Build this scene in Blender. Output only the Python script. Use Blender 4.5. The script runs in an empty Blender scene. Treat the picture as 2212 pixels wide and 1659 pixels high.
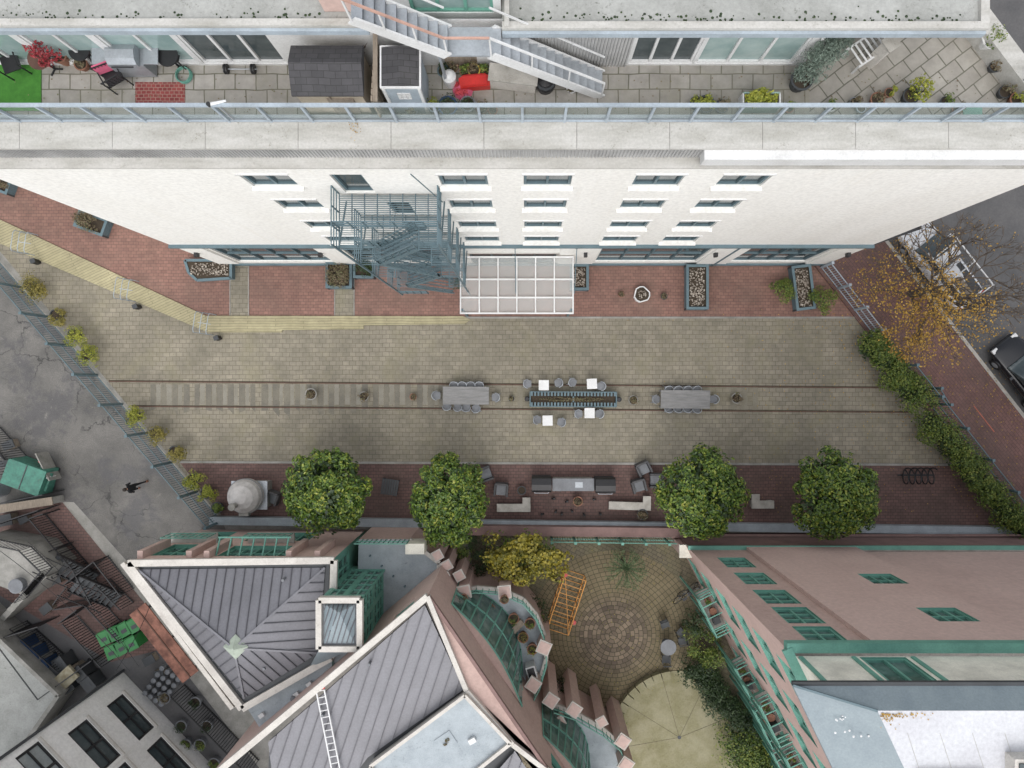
import bpy, math, random
import numpy as np
from mathutils import Vector, Matrix
random.seed(7); rng=np.random.default_rng(7)
# ---------------------------------------------------------------- survey helpers
H=39.3; F=1571.0; CX=1138.0; CY=826.0
def P(u,v,z=0.0):
    s=F/(H-z); return Vector(((u-CX)/s,-(v-CY)/s,z))
def XY(u,v,z=0.0):
    p=P(u,v,z); return (p.x,p.y)
def onwall(u,v,B,d):
    n=(-d[1],d[0]); r=((u-CX)/F,-(v-CY)/F)
    t=(B[0]*n[0]+B[1]*n[1])/(r[0]*n[0]+r[1]*n[1])
    x,y=r[0]*t,r[1]*t
    return ((x-B[0])*d[0]+(y-B[1])*d[1], H-t)
# ---------------------------------------------------------------- materials
def nt(name):
    m=bpy.data.materials.new(name); m.use_nodes=True
    t=m.node_tree; b=t.nodes['Principled BSDF']; return m,t,b
def N(t,ty,**k):
    n=t.nodes.new(ty)
    for a,v in k.items(): setattr(n,a,v)
    return n
def noise(t,vec,scale,detail=5,rough=.6):
    n=N(t,'ShaderNodeTexNoise'); n.inputs['Scale'].default_value=scale
    n.inputs['Detail'].default_value=detail; n.inputs['Roughness'].default_value=rough
    t.links.new(vec,n.inputs['Vector']); return n.outputs['Fac']
def mr(t,fac,a,b,c=0,d=1):
    n=N(t,'ShaderNodeMapRange'); t.links.new(fac,n.inputs[0])
    for i,v in enumerate((a,b,c,d)): n.inputs[i+1].default_value=v
    return n.outputs[0]
def mix(t,fac,a,b,mode='MIX'):
    n=N(t,'ShaderNodeMix',data_type='RGBA',blend_type=mode)
    if isinstance(fac,(int,float)): n.inputs[0].default_value=fac
    else: t.links.new(fac,n.inputs[0])
    for s,v in ((6,a),(7,b)):
        if isinstance(v,tuple): n.inputs[s].default_value=(v[0],v[1],v[2],1)
        else: t.links.new(v,n.inputs[s])
    return n.outputs[2]
def pos(t,rot=0,scale=(1,1,1)):
    g=N(t,'ShaderNodeNewGeometry'); mp=N(t,'ShaderNodeMapping')
    mp.inputs['Rotation'].default_value=(0,0,rot); mp.inputs['Scale'].default_value=scale
    t.links.new(g.outputs['Position'],mp.inputs['Vector']); return mp.outputs[0]
def M(name,c,rough=.75,metal=0,c2=None,ns=1.3,amt=1.0,stretch=(1,1,1),fine=True,bump=0.0,streak=None,speck=None):
    m,t,b=nt(name); c2=c2 or tuple(x*.72 for x in c)
    v=pos(t,0,stretch); f=mr(t,noise(t,v,ns,7,.62),.38,.68,0,amt)
    col=mix(t,f,c,c2)
    if fine:
        f2=mr(t,noise(t,pos(t),ns*14,3,.7),.3,.7,.88,1.08)
        col=mix(t,1.0,col,f2,'MULTIPLY')
    if streak:
        f3=mr(t,noise(t,pos(t,0,(2.2,2.2,.12)),1.6,6,.7),.56,.74,0,.55); col=mix(t,f3,col,streak)
    if speck:
        f3=mr(t,noise(t,pos(t),7,6,.8),.56,.66,0,.75); f4=mr(t,noise(t,pos(t),.9,3),.42,.6); mm=N(t,'ShaderNodeMath',operation='MULTIPLY'); t.links.new(f3,mm.inputs[0]); t.links.new(f4,mm.inputs[1]); col=mix(t,mm.outputs[0],col,speck)
    t.links.new(col,b.inputs['Base Color']); b.inputs['Roughness'].default_value=rough; b.inputs['Metallic'].default_value=metal
    if bump:
        bp=N(t,'ShaderNodeBump'); bp.inputs['Strength'].default_value=bump; bp.inputs['Distance'].default_value=.02
        t.links.new(noise(t,pos(t),25,4),bp.inputs['Height']); t.links.new(bp.outputs[0],b.inputs['Normal'])
    return m
def MB_(name,c1,c2,mo,w,h,ms,rot=0,stain=(.1,.1,.07),samt=.5,moss=None,off=.5):
    m,t,b=nt(name); v=pos(t,rot)
    nz=N(t,'ShaderNodeTexNoise'); nz.inputs['Scale'].default_value=.9; t.links.new(v,nz.inputs['Vector'])
    va=N(t,'ShaderNodeVectorMath',operation='MULTIPLY_ADD'); t.links.new(nz.outputs['Color'],va.inputs[0]); va.inputs[1].default_value=(.1,.1,0); t.links.new(v,va.inputs[2])
    br=N(t,'ShaderNodeTexBrick'); t.links.new(va.outputs[0],br.inputs['Vector'])
    br.offset=off
    for k,x in (('Scale',1),('Mortar Size',ms),('Brick Width',w),('Row Height',h),('Bias',0),('Mortar Smooth',.3)): br.inputs[k].default_value=x
    for k,x in (('Color1',c1),('Color2',c2),('Mortar',mo)): br.inputs[k].default_value=(*x,1)
    col=br.outputs['Color']
    f=mr(t,noise(t,pos(t),.35,8,.65),.45,.72,0,samt); col=mix(t,f,col,stain)
    f=mr(t,noise(t,pos(t),2.2,5,.7),.3,.75,.80,1.14); col=mix(t,1.0,col,f,'MULTIPLY')
    f=mr(t,noise(t,pos(t),.16,3,.5),.35,.65,.84,1.1); col=mix(t,1.0,col,f,'MULTIPLY')
    if moss:
        f=mr(t,noise(t,pos(t,1,(1,1,1)),.55,6,.7),.5,.7,0,.5); col=mix(t,f,col,moss)
    t.links.new(col,b.inputs['Base Color']); b.inputs['Roughness'].default_value=.85
    bp=N(t,'ShaderNodeBump'); bp.inputs['Strength'].default_value=.3; bp.inputs['Distance'].default_value=.01
    inv=mr(t,br.outputs['Fac'],0,1,1,0); t.links.new(inv,bp.inputs['Height']); t.links.new(bp.outputs[0],b.inputs['Normal'])
    return m
def MLeaf(name,cols,rough=.5):
    m,t,b=nt(name); g=N(t,'ShaderNodeNewGeometry'); r=N(t,'ShaderNodeValToRGB')
    el=r.color_ramp.elements
    for i,c in enumerate(cols):
        p=i/(len(cols)-1)
        e=el[0] if i==0 else (el[1] if i==1 else el.new(p))
        e.position=p; e.color=(*c,1)
    ns=noise(t,pos(t),1.6,3); add=N(t,'ShaderNodeMath',operation='MULTIPLY_ADD'); t.links.new(ns,add.inputs[0]); add.inputs[1].default_value=.9
    s=N(t,'ShaderNodeMath',operation='MULTIPLY_ADD'); t.links.new(g.outputs['Random Per Island'],s.inputs[0]); s.inputs[1].default_value=.75; s.inputs[2].default_value=-.28
    t.links.new(s.outputs[0],add.inputs[2]); t.links.new(add.outputs[0],r.inputs[0])
    t.links.new(r.outputs[0],b.inputs['Base Color']); b.inputs['Roughness'].default_value=rough
    tr=N(t,'ShaderNodeBsdfTranslucent'); t.links.new(r.outputs[0],tr.inputs[0]); ms=N(t,'ShaderNodeMixShader'); ms.inputs[0].default_value=.2
    t.links.new(b.outputs[0],ms.inputs[1]); t.links.new(tr.outputs[0],ms.inputs[2]); t.links.new(ms.outputs[0],t.nodes['Material Output'].inputs[0])
    return m
def MGlass(name,tint,alpha,rough=.05):
    m,t,b=nt(name); b.inputs['Base Color'].default_value=(*tint,1); b.inputs['Roughness'].default_value=rough
    tr=N(t,'ShaderNodeBsdfTransparent'); ms=N(t,'ShaderNodeMixShader'); ms.inputs[0].default_value=alpha
    t.links.new(tr.outputs[0],ms.inputs[1]); t.links.new(b.outputs[0],ms.inputs[2]); t.links.new(ms.outputs[0],t.nodes['Material Output'].inputs[0]); return m
white=M('white_render',(.84,.83,.79),.8,c2=(.80,.785,.74),ns=.5,stretch=(1,1,.25),streak=(.73,.70,.63))
coping=M('coping',(.50,.49,.46),.8,c2=(.36,.35,.315),ns=1.1,stretch=(.5,2,1),speck=(.22,.21,.17))
whitepaint=M('white_paint',(.70,.705,.70),.5,c2=(.6,.6,.59))
wallwhite=M('house_white_render',(.82,.81,.79),.8,c2=(.74,.73,.70),ns=.5,streak=(.6,.58,.53))
slate=M('slate_blue_metal',(.11,.17,.195),.5,c2=(.085,.135,.155))
slate_lt=M('light_blue_metal',(.38,.44,.49),.5)
greyalu=M('grey_aluminium',(.40,.43,.46),.4,.3)
teal=M('teal_paint',(.15,.36,.285),.55,c2=(.11,.28,.225))
pink=M('pink_render',(.60,.445,.395),.85,c2=(.55,.40,.355),ns=.4,streak=(.48,.35,.31))
pink2=M('pink_render_dark',(.53,.385,.34),.85,c2=(.47,.335,.295),ns=.5,streak=(.41,.29,.255))
mauve=M('mauve_base',(.25,.16,.145),.85)
cream=M('cream_panel',(.84,.81,.70),.8)
offwhite=M('off_white_trim',(.60,.57,.52),.7,c2=(.48,.45,.41),speck=(.28,.26,.21))
seamgrey=M('seam_metal',(.19,.19,.208),.45,.1,c2=(.16,.16,.175),ns=.8)
seamrib=M('seam_rib',(.12,.12,.135),.5,.1)
paleroof=M('pale_membrane',(.39,.435,.46),.7,c2=(.30,.34,.365),ns=1.6,speck=(.18,.2,.2))
slateroof=M('slate_roof_metal',(.24,.29,.31),.55,c2=(.195,.24,.265))
whiteroof=M('white_membrane',(.60,.61,.63),.7,c2=(.52,.52,.545),ns=.7)
gravelroof=M('gravel_roof',(.38,.385,.365),.9,c2=(.28,.285,.265),ns=.8,bump=.3,speck=(.10,.105,.08))
conc=M('concrete',(.32,.31,.285),.85,c2=(.20,.195,.175),speck=(.11,.105,.09))
conc_lt=M('light_concrete',(.46,.44,.40),.85,c2=(.31,.295,.26),ns=2.5,speck=(.2,.19,.15))
bluecop=M('blue_grey_coping',(.34,.38,.41),.7,c2=(.25,.28,.3))
asphroad=M('asphalt_road',(.115,.112,.112),.9,c2=(.08,.08,.082),ns=.6,bump=.3)
black=M('black_metal',(.02,.02,.022),.5)
darkgrey=M('dark_grey',(.055,.06,.065),.6)
midgrey=M('mid_grey',(.20,.21,.225),.6)
wicker=M('grey_wicker',(.10,.10,.105),.8,c2=(.07,.07,.07),ns=20)
rust=M('rust',(.13,.07,.052),.9,c2=(.08,.045,.034),ns=3)
rustlt=M('rusty_sheet',(.30,.14,.10),.9,c2=(.11,.05,.037),ns=2.5)
wood=MB_('boardwalk_wood',(.40,.36,.225),(.35,.315,.195),(.17,.155,.09),3.0,.14,.012,rot=-.43,stain=(.29,.265,.145),samt=.4)
wood2=MB_('boardwalk_wood_straight',(.40,.36,.225),(.35,.315,.195),(.17,.155,.09),3.0,.14,.012,rot=0,stain=(.29,.265,.145),samt=.4)
timber=M('weathered_timber',(.28,.235,.185),.85,c2=(.19,.155,.12),ns=4,stretch=(6,1,1))
shingle=MB_('dark_shingle',(.065,.063,.067),(.048,.047,.05),(.03,.03,.03),.3,.16,.008,samt=.1)
yardm=MB_('courtyard_pavers',(.285,.255,.198),(.235,.212,.163),(.13,.12,.088),.36,.24,.014,stain=(.155,.142,.108),samt=.8,moss=(.215,.198,.12))
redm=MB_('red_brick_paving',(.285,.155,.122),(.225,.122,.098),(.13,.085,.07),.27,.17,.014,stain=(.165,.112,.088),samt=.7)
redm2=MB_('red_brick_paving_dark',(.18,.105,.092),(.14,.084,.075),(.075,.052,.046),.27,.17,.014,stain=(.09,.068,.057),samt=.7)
redside=MB_('red_brick_sidewalk',(.19,.10,.087),(.155,.083,.073),(.095,.06,.052),.27,.16,.014,rot=.9,stain=(.11,.078,.067),samt=.7)
terr=MB_('terrace_pavers',(.37,.35,.32),(.315,.30,.27),(.14,.135,.10),.60,.45,.02,stain=(.21,.195,.16),samt=.85,moss=(.23,.22,.155))
terr2=MB_('terrace_pavers_diagonal',(.37,.35,.31),(.325,.305,.27),(.14,.135,.105),.60,.45,.02,rot=-.65,stain=(.23,.21,.175),samt=.8)
garden=MB_('garden_pavers',(.18,.152,.10),(.145,.125,.085),(.07,.062,.042),.3,.2,.016,rot=.5,stain=(.105,.098,.055),samt=.7,moss=(.14,.13,.055))
whitebrick=M('artificial_turf',(.06,.22,.03),.9,c2=(.04,.16,.02),ns=4)
soil=M('soil',(.06,.045,.03),.95,ns=6)
mosscon=M('mossy_concrete',(.29,.27,.175),.9,c2=(.20,.185,.095),ns=.9,speck=(.13,.115,.06))
glassd=M('dark_glazing',(.04,.055,.06),.08,c2=(.08,.10,.105),ns=1.2,fine=False)
glasst=M('teal_glazing',(.22,.32,.31),.12,c2=(.38,.47,.455),ns=.9,fine=False)
glassg=M('green_glazing',(.045,.10,.085),.08,c2=(.15,.22,.20),ns=1.8,fine=False)
curtain=M('grey_blinds_glazing',(.30,.33,.33),.25,c2=(.2,.23,.24),ns=1)
cglass=MGlass('canopy_glass',(.62,.64,.62),.30,.2)
rglass=MGlass('railing_glass',(.45,.55,.50),.12,.05)
redp=M('red_plastic',(.6,.03,.025),.4); pinkp=M('pink_fabric',(.75,.16,.27),.8)
orange=M('orange_paint',(.70,.31,.05),.5); salmon=M('salmon_rail',(.55,.34,.27),.6)
terraco=M('terracotta',(.30,.145,.095),.8); bluep=M('blue_plastic',(.03,.07,.16),.5); yell=M('yellow',(.6,.45,.08),.7)
binG=M('green_bin_plastic',(.02,.20,.045),.45); dump=M('dumpster_green',(.06,.21,.155),.6,c2=(.04,.13,.10),ns=4,speck=(.1,.08,.05))
gold=M('gold_letters',(.6,.42,.12),.4,.4); skin=M('skin',(.5,.28,.19),.6,fine=False); cloth=M('black_clothes',(.012,.012,.014),.9); hairm=M('dark_hair',(.02,.012,.008),.7)
shoe=M('brown_shoes',(.25,.1,.05),.7); bark=M('bark',(.12,.092,.07),.95,c2=(.07,.055,.044),ns=9)
redleafm=MLeaf('red_maple_leaves',[(.16,.01,.02),(.32,.03,.04),(.45,.06,.07)])
magm=MLeaf('magnolia_leaves',[(.014,.034,.010),(.038,.08,.016),(.085,.155,.024),(.175,.255,.035),(.36,.37,.06)],.35)
hedgem=MLeaf('hedge_leaves',[(.03,.055,.012),(.07,.12,.02),(.14,.20,.03),(.27,.29,.06)])
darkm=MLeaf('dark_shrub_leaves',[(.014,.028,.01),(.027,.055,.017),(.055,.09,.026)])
olivem=MLeaf('olive_shrub_leaves',[(.10,.10,.025),(.22,.19,.04),(.35,.29,.07)])
limem=MLeaf('lime_shrub_leaves',[(.11,.14,.015),(.25,.28,.03),(.42,.41,.06)])
yelm=MLeaf('yellow_leaves',[(.07,.08,.015),(.21,.19,.025),(.42,.34,.04)])
orgm=MLeaf('autumn_leaves',[(.17,.095,.02),(.36,.205,.03),(.52,.34,.06)])
conm=MLeaf('blue_conifer_needles',[(.07,.10,.08),(.16,.21,.17),(.26,.32,.26)])
drym=MLeaf('dry_plant_leaves',[(.10,.07,.04),(.2,.15,.09),(.16,.18,.08)])
rocksm=MLeaf('river_stones',[(.16,.13,.1),(.35,.3,.25),(.55,.5,.43)],.8)
carwhite=M('white_car_paint',(.66,.67,.69),.25,fine=False,amt=.1); carblack=M('black_car_paint',(.012,.013,.016),.2,fine=False,amt=.1)
def alleymat():
    m,t,b=nt('alley_asphalt'); f=mr(t,noise(t,pos(t),.5,8,.7),.35,.65); col=mix(t,f,(.165,.157,.145),(.092,.089,.083))
    vo=N(t,'ShaderNodeTexVoronoi',feature='DISTANCE_TO_EDGE'); vo.inputs['Scale'].default_value=.42
    nz=N(t,'ShaderNodeTexNoise'); nz.inputs['Scale'].default_value=1.7; nz.inputs['Detail'].default_value=8; v=pos(t); t.links.new(v,nz.inputs[0])
    va=N(t,'ShaderNodeVectorMath',operation='MULTIPLY_ADD'); t.links.new(nz.outputs['Color'],va.inputs[0]); va.inputs[1].default_value=(1.3,1.3,0); t.links.new(v,va.inputs[2]); t.links.new(va.outputs[0],vo.inputs['Vector'])
    cr=mr(t,vo.outputs['Distance'],0,.018,.85,0); pn=mr(t,noise(t,pos(t),.3,3),.42,.55); mm=N(t,'ShaderNodeMath',operation='MULTIPLY'); t.links.new(cr,mm.inputs[0]); t.links.new(pn,mm.inputs[1])
    col=mix(t,mm.outputs[0],col,(.02,.02,.02)); wet=mr(t,noise(t,pos(t,.4),.32,7,.72),.5,.57,0,.6); col=mix(t,wet,col,(.05,.048,.052))
    pal=mr(t,noise(t,pos(t,.9),.9,8,.75),.62,.7,0,.5); col=mix(t,pal,col,(.28,.26,.23))
    f2=mr(t,noise(t,pos(t),18,3,.7),.3,.7,.75,1.2); col=mix(t,1.0,col,f2,'MULTIPLY')
    rr=mr(t,wet,0,.6,.8,.45); t.links.new(rr,b.inputs['Roughness'])
    t.links.new(col,b.inputs['Base Color']); return m
alleym=alleymat()
def circmat(c,name):
    m,t,b=nt(name); g=N(t,'ShaderNodeNewGeometry'); s=N(t,'ShaderNodeVectorMath',operation='SUBTRACT'); t.links.new(g.outputs['Position'],s.inputs[0]); s.inputs[1].default_value=(c[0],c[1],0)
    sp=N(t,'ShaderNodeSeparateXYZ'); t.links.new(s.outputs[0],sp.inputs[0])
    def ma(op,a,b_=None):
        n=N(t,'ShaderNodeMath',operation=op)
        for i,x in enumerate((a,b_)):
            if x is None: continue
            if isinstance(x,(int,float)): n.inputs[i].default_value=x
            else: t.links.new(x,n.inputs[i])
        return n.outputs[0]
    x,y=sp.outputs[0],sp.outputs[1]; r=ma('SQRT',ma('ADD',ma('MULTIPLY',x,x),ma('MULTIPLY',y,y))); a=ma('ARCTAN2',y,x)
    h=.23; ri=ma('ADD',ma('MULTIPLY',ma('FLOOR',ma('DIVIDE',r,h)),h),h/2); u=ma('ADD',ma('MULTIPLY',a,ri),50)
    cb=N(t,'ShaderNodeCombineXYZ'); t.links.new(u,cb.inputs[0]); t.links.new(r,cb.inputs[1])
    br=N(t,'ShaderNodeTexBrick'); t.links.new(cb.outputs[0],br.inputs['Vector'])
    for k,v in (('Scale',1),('Mortar Size',.018),('Brick Width',.3),('Row Height',h),('Bias',0)): br.inputs[k].default_value=v
    for k,v in (('Color1',(.25,.195,.14)),('Color2',(.11,.085,.065)),('Mortar',(.065,.058,.035))): br.inputs[k].default_value=(*v,1)
    f=mr(t,r,1.6,2.4,0,.8); col=mix(t,f,br.outputs[0],mix(t,br.outputs['Fac'],(.20,.165,.095),(.09,.078,.045)))
    f=mr(t,noise(t,pos(t),.8,6,.7),.3,.75,.7,1.2); col=mix(t,1.0,col,f,'MULTIPLY')
    t.links.new(col,b.inputs['Base Color']); b.inputs['Roughness'].default_value=.9; return m
# ---------------------------------------------------------------- mesh builder
class MB:
    def __init__(s): s.v=[];s.f=[];s.m=[];s.mats=[]
    def mi(s,m):
        if m not in s.mats: s.mats.append(m)
        return s.mats.index(m)
    def add(s,vs,fs,m):
        o=len(s.v); s.v+=[tuple(v) for v in vs]; k=s.mi(m)
        for f in fs: s.f.append([i+o for i in f]); s.m.append(k)
        return s
    def box(s,c,d,m,rz=0,R=None):
        R=R or Matrix.Rotation(rz,3,'Z'); c=Vector(c)
        vs=[c+R@Vector((x*d[0]/2,y*d[1]/2,z*d[2]/2)) for x in(-1,1) for y in(-1,1) for z in(-1,1)]
        return s.add(vs,[(0,1,3,2),(4,6,7,5),(0,4,5,1),(2,3,7,6),(0,2,6,4),(1,5,7,3)],m)
    def bar(s,a,b,w,h,m):
        a=Vector(a);b=Vector(b);d=b-a;L=d.length
        if L<1e-5: return s
        d/=L; up=Vector((0,0,1)) if abs(d.z)<.95 else Vector((0,1,0)); sd=d.cross(up).normalized(); u2=sd.cross(d)
        R=Matrix((d,sd,u2)).transposed(); return s.box((a+b)/2,(L,w,h),m,R=R)
    def cyl(s,a,b,r0,r1,m,n=8):
        a=Vector(a);b=Vector(b);d=(b-a).normalized(); up=Vector((0,0,1)) if abs(d.z)<.95 else Vector((1,0,0)); x=d.cross(up).normalized(); y=d.cross(x)
        vs=[];
        for c,r in((a,r0),(b,r1)):
            for i in range(n):
                t=2*math.pi*i/n; vs.append(c+x*math.cos(t)*r+y*math.sin(t)*r)
        fs=[(i,(i+1)%n,n+(i+1)%n,n+i) for i in range(n)]+[tuple(range(n)),tuple(range(2*n-1,n-1,-1))]
        return s.add(vs,fs,m)
    def tube(s,pts,r,m,n=6):
        for a,b in zip(pts[:-1],pts[1:]): s.cyl(a,b,r,r,m,n)
        return s
    def prism(s,poly,z0,z1,m,mt=None):
        poly=[(p[0],p[1]) for p in poly]
        A=sum(poly[i][0]*poly[(i+1)%len(poly)][1]-poly[(i+1)%len(poly)][0]*poly[i][1] for i in range(len(poly)))
        if A<0: poly=poly[::-1]
        n=len(poly); vs=[(x,y,z0) for x,y in poly]+[(x,y,z1) for x,y in poly]
        s.add(vs,[(i,(i+1)%n,n+(i+1)%n,n+i) for i in range(n)]+[tuple(range(n-1,-1,-1))],m)
        s.add([(x,y,z1) for x,y in poly],[tuple(range(n))],mt or m); return s
    def quad(s,vs,m): return s.add(vs,[tuple(range(len(vs)))],m)
    def lathe(s,c,pr,m,n=16,sx=1,sy=1):
        c=Vector(c); vs=[]
        for r,z in pr:
            for i in range(n):
                t=2*math.pi*i/n; vs.append(c+Vector((r*math.cos(t)*sx,r*math.sin(t)*sy,z)))
        k=len(pr); fs=[(j*n+i,j*n+(i+1)%n,(j+1)*n+(i+1)%n,(j+1)*n+i) for j in range(k-1) for i in range(n)]
        fs+=[tuple(range(n-1,-1,-1)),tuple(range((k-1)*n,k*n))]; return s.add(vs,fs,m)
    def wallh(s,B,d,n,L,z0,z1,holes,m,depth=.25,gl=None,fr=None,mull=(1,0),fw=.07,rev=None):
        ss=sorted({0,L}|{x for h in holes for x in h[:2]}); zs=sorted({z0,z1}|{x for h in holes for x in h[2:4]})
        W=lambda a,z,o=0:(B[0]+d[0]*a-n[0]*o,B[1]+d[1]*a-n[1]*o,z)
        for a,b in zip(ss[:-1],ss[1:]):
            for c,e in zip(zs[:-1],zs[1:]):
                ma,mz=(a+b)/2,(c+e)/2
                if any(h[0]<ma<h[1] and h[2]<mz<h[3] for h in holes): continue
                s.quad([W(a,c),W(b,c),W(b,e),W(a,e)],m)
        rev=rev or m
        for h in holes:
            a,b,c,e=h[:4]; g=h[4] if len(h)>4 else gl; mu=h[5] if len(h)>5 else mull; D=depth
            s.quad([W(a,c),W(b,c),W(b,c,D),W(a,c,D)],rev); s.quad([W(a,e),W(b,e),W(b,e,D),W(a,e,D)],rev)
            s.quad([W(a,c),W(a,e),W(a,e,D),W(a,c,D)],rev); s.quad([W(b,c),W(b,e),W(b,e,D),W(b,c,D)],rev)
            s.quad([W(a,c,D),W(b,c,D),W(b,e,D),W(a,e,D)],g)
            q=D-.03; f2=fw/2
            s.bar(W(a,c+f2,q),W(b,c+f2,q),.08,fw,fr); s.bar(W(a,e-f2,q),W(b,e-f2,q),.08,fw,fr)
            for x in [a+f2,b-f2]+[a+(b-a)*(i+1)/(mu[0]+1) for i in range(mu[0])]:
                s.bar(W(x,c+fw,q),W(x,e-fw,q),.079,fw,fr)
            for i in range(mu[1]):
                z=c+(e-c)*(i+1)/(mu[1]+1); s.bar(W(a+fw,z,q-.004),W(b-fw,z,q-.004),.07,fw*.8,fr)
        return s
    def obj(s,name,parent=None,smooth=False):
        me=bpy.data.meshes.new(name); me.from_pydata(s.v,[],s.f)
        for m in s.mats: me.materials.append(m)
        me.polygons.foreach_set('material_index',s.m)
        if smooth: me.polygons.foreach_set('use_smooth',[True]*len(s.f))
        me.update(); o=bpy.data.objects.new(name,me); bpy.context.scene.collection.objects.link(o)
        if parent: o.parent=parent
        return o
def empty(name,loc=(0,0,0)):
    o=bpy.data.objects.new(name,None); o.empty_display_size=.2; bpy.context.scene.collection.objects.link(o); return o
def put(mb,name,loc,rz=0,parent=None,smooth=False,sc=1):
    o=mb.obj(name,parent,smooth); o.location=loc; o.rotation_euler=(0,0,rz); o.scale=(sc,sc,sc); return o
# ---------------------------------------------------------------- foliage
def leafquads(mb,pts,nrm,size,mat,asp=.5):
    n=len(pts); pts=np.asarray(pts); nrm=np.asarray(nrm)+rng.normal(0,.45,(n,3)); nrm/=np.linalg.norm(nrm,axis=1)[:,None]
    t=rng.normal(0,1,(n,3)); t-=nrm*(t*nrm).sum(1)[:,None]; t/=np.linalg.norm(t,axis=1)[:,None]; b=np.cross(nrm,t)
    sz=(size*rng.uniform(.6,1.3,n))[:,None]
    V=np.stack([pts-t*sz*.5,pts+b*sz*asp*.5+nrm*sz*.08,pts+t*sz*.5,pts-b*sz*asp*.5+nrm*sz*.08],1).reshape(-1,3)
    o=len(mb.v); mb.v+=V.tolist(); k=mb.mi(mat)
    mb.f+=[[o+4*i,o+4*i+1,o+4*i+2,o+4*i+3] for i in range(n)]; mb.m+=[k]*n
def clump(mb,c,r,n,size,mat,K=30,spread=.28,asp=.5,inner=.55):
    c=np.array(c); r=np.array(r)
    d=rng.normal(0,1,(K,3)); d/=np.linalg.norm(d,axis=1)[:,None]; d[:,2]=np.where(d[:,2]<-.3,-d[:,2],d[:,2])
    cc=d*rng.uniform(inner,.85,(K,1))
    idx=rng.integers(0,K,n); off=rng.normal(0,1,(n,3)); off/=np.linalg.norm(off,axis=1)[:,None]
    q=cc[idx]+off*spread*rng.uniform(.6,1.0,(n,1))*rng.uniform(.7,1.25,K)[idx][:,None]
    leafquads(mb,c+q*r,off*.7+cc[idx]*.6+np.array([0,0,.5]),size,mat,asp)
def magnolia(u,v,ru,zc=3.6,rv=None):
    rv=rv or ru; c=P(u,v,zc); s=F/(H-zc); mb=MB(); rx,ry=ru/s,rv/s
    base=Vector((c.x+.05,c.y,0)); 
    mb.cyl(base,(base.x,base.y,1.7),.14,.11,bark,8)
    for i in range(9):
        a=i*2.4; e=Vector((c.x+math.cos(a)*rx*.65,c.y+math.sin(a)*ry*.65,3.2+random.random()*1.2)); k=Vector((c.x+math.cos(a)*rx*.2,c.y+math.sin(a)*ry*.2,2.4))
        mb.cyl((base.x,base.y,1.5),k,.08,.06,bark,6); mb.cyl(k,e,.06,.02,bark,6)
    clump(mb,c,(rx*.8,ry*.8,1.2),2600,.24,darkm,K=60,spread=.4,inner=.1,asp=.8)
    clump(mb,c,(rx*1.05,ry*1.05,1.75),9500,.18,magm,K=72,spread=.165,inner=.66)
    clump(mb,c,(rx*.9,ry*.9,1.5),2000,.2,magm,K=40,spread=.3)
    return mb.obj('magnolia_tree')
def shrub(u,v,r,name,mat,z0=0,h=None,n=350,size=.09,r2=None):
    h=h or r/40*1.5; c=P(u,v,z0+h*.6); s=F/(H-z0-h*.6); mb=MB()
    for i in range(5): mb.cyl((c.x,c.y,z0),(c.x+random.uniform(-.5,.5)*r/s,c.y+random.uniform(-.5,.5)*r/s,z0+h*.8),.02,.01,bark,5)
    clump(mb,c,(r/s,(r2 or r)/s,h*.5),n,size,mat,K=16,spread=.38)
    return mb.obj(name)
def pot_mb(r,h,m,plant=None,n=120,ls=.07,ph=.25,mb=None,c=(0,0,0)):
    mb=mb or MB(); c=Vector(c)
    mb.lathe(c,[(r*.7,0),(r,h*.92),(r*1.08,h*.93),(r*1.08,h),(r*.88,h),(r*.86,h*.85)],m,16); mb.lathe(c+Vector((0,0,h*.8)),[(r*.85,0),(r*.85,.03)],soil,12)
    if plant: clump(mb,c+Vector((0,0,h+ph*.4)),(r*1.15,r*1.15,ph),n,ls,plant,K=9,spread=.4)
    return mb
def pot(u,v,r,m,plant=None,z0=0,h=None,n=120,name='potted_plant',ls=.07):
    s=F/(H-z0); h=h or r/s*1.3; return put(pot_mb(r/s,h,m,plant,n,ls),name,P(u,v,z0))
# ================================================================ GROUND
g=MB(); g.quad([(-260,-260,-.01),(260,-260,-.01),(260,260,-.01),(-260,260,-.01)],conc); g.obj('ground')
def sheet(name,pts,z,m,th=None):
    mb=MB(); poly=[XY(*p) for p in pts]
    if th: mb.prism(poly,z-th,z,m)
    else: mb.quad([(x,y,z) for x,y in poly],m)
    return mb.obj(name)
sheet('courtyard_paving',[(-60,380),(-60,470),(480,1122),(2240,1150),(1790,575),(1790,400),(0,300)],.004,yardm)
sheet('red_brick_terrace',[(-80,300),(-80,440),(440,684),(1846,684),(1770,575),(1760,480),(300,450)],.008,redm)
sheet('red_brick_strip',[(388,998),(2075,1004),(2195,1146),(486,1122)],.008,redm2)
sheet('boardwalk',[(-60,446),(445,682),(450,718),(-60,500)],.07,wood,.06)
sheet('boardwalk',[(445.5,682),(1000,683),(1016,691),(1004,700),(786,703),(786,711),(610,713),(610,718),(450.5,718)],.073,wood2,.06)
sheet('alley',[(-200,390),(0,570),(480,1128),(530,1230),(380,1330),(160,1085),(60,960),(-200,700)],.004,alleym)
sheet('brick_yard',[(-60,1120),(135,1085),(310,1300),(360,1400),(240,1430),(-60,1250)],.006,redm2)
sheet('dark_yard_paving',[(-60,1250),(240,1430),(360,1400),(560,1659),(500,1800),(-60,1800)],.002,asphroad)
sheet('yard_apron',[(-60,700),(0,880),(60,960),(160,1085),(135,1084),(-60,1118)],.003,alleym)
k0=P(2110,767); kd=Vector((-.617,.787,0))
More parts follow.
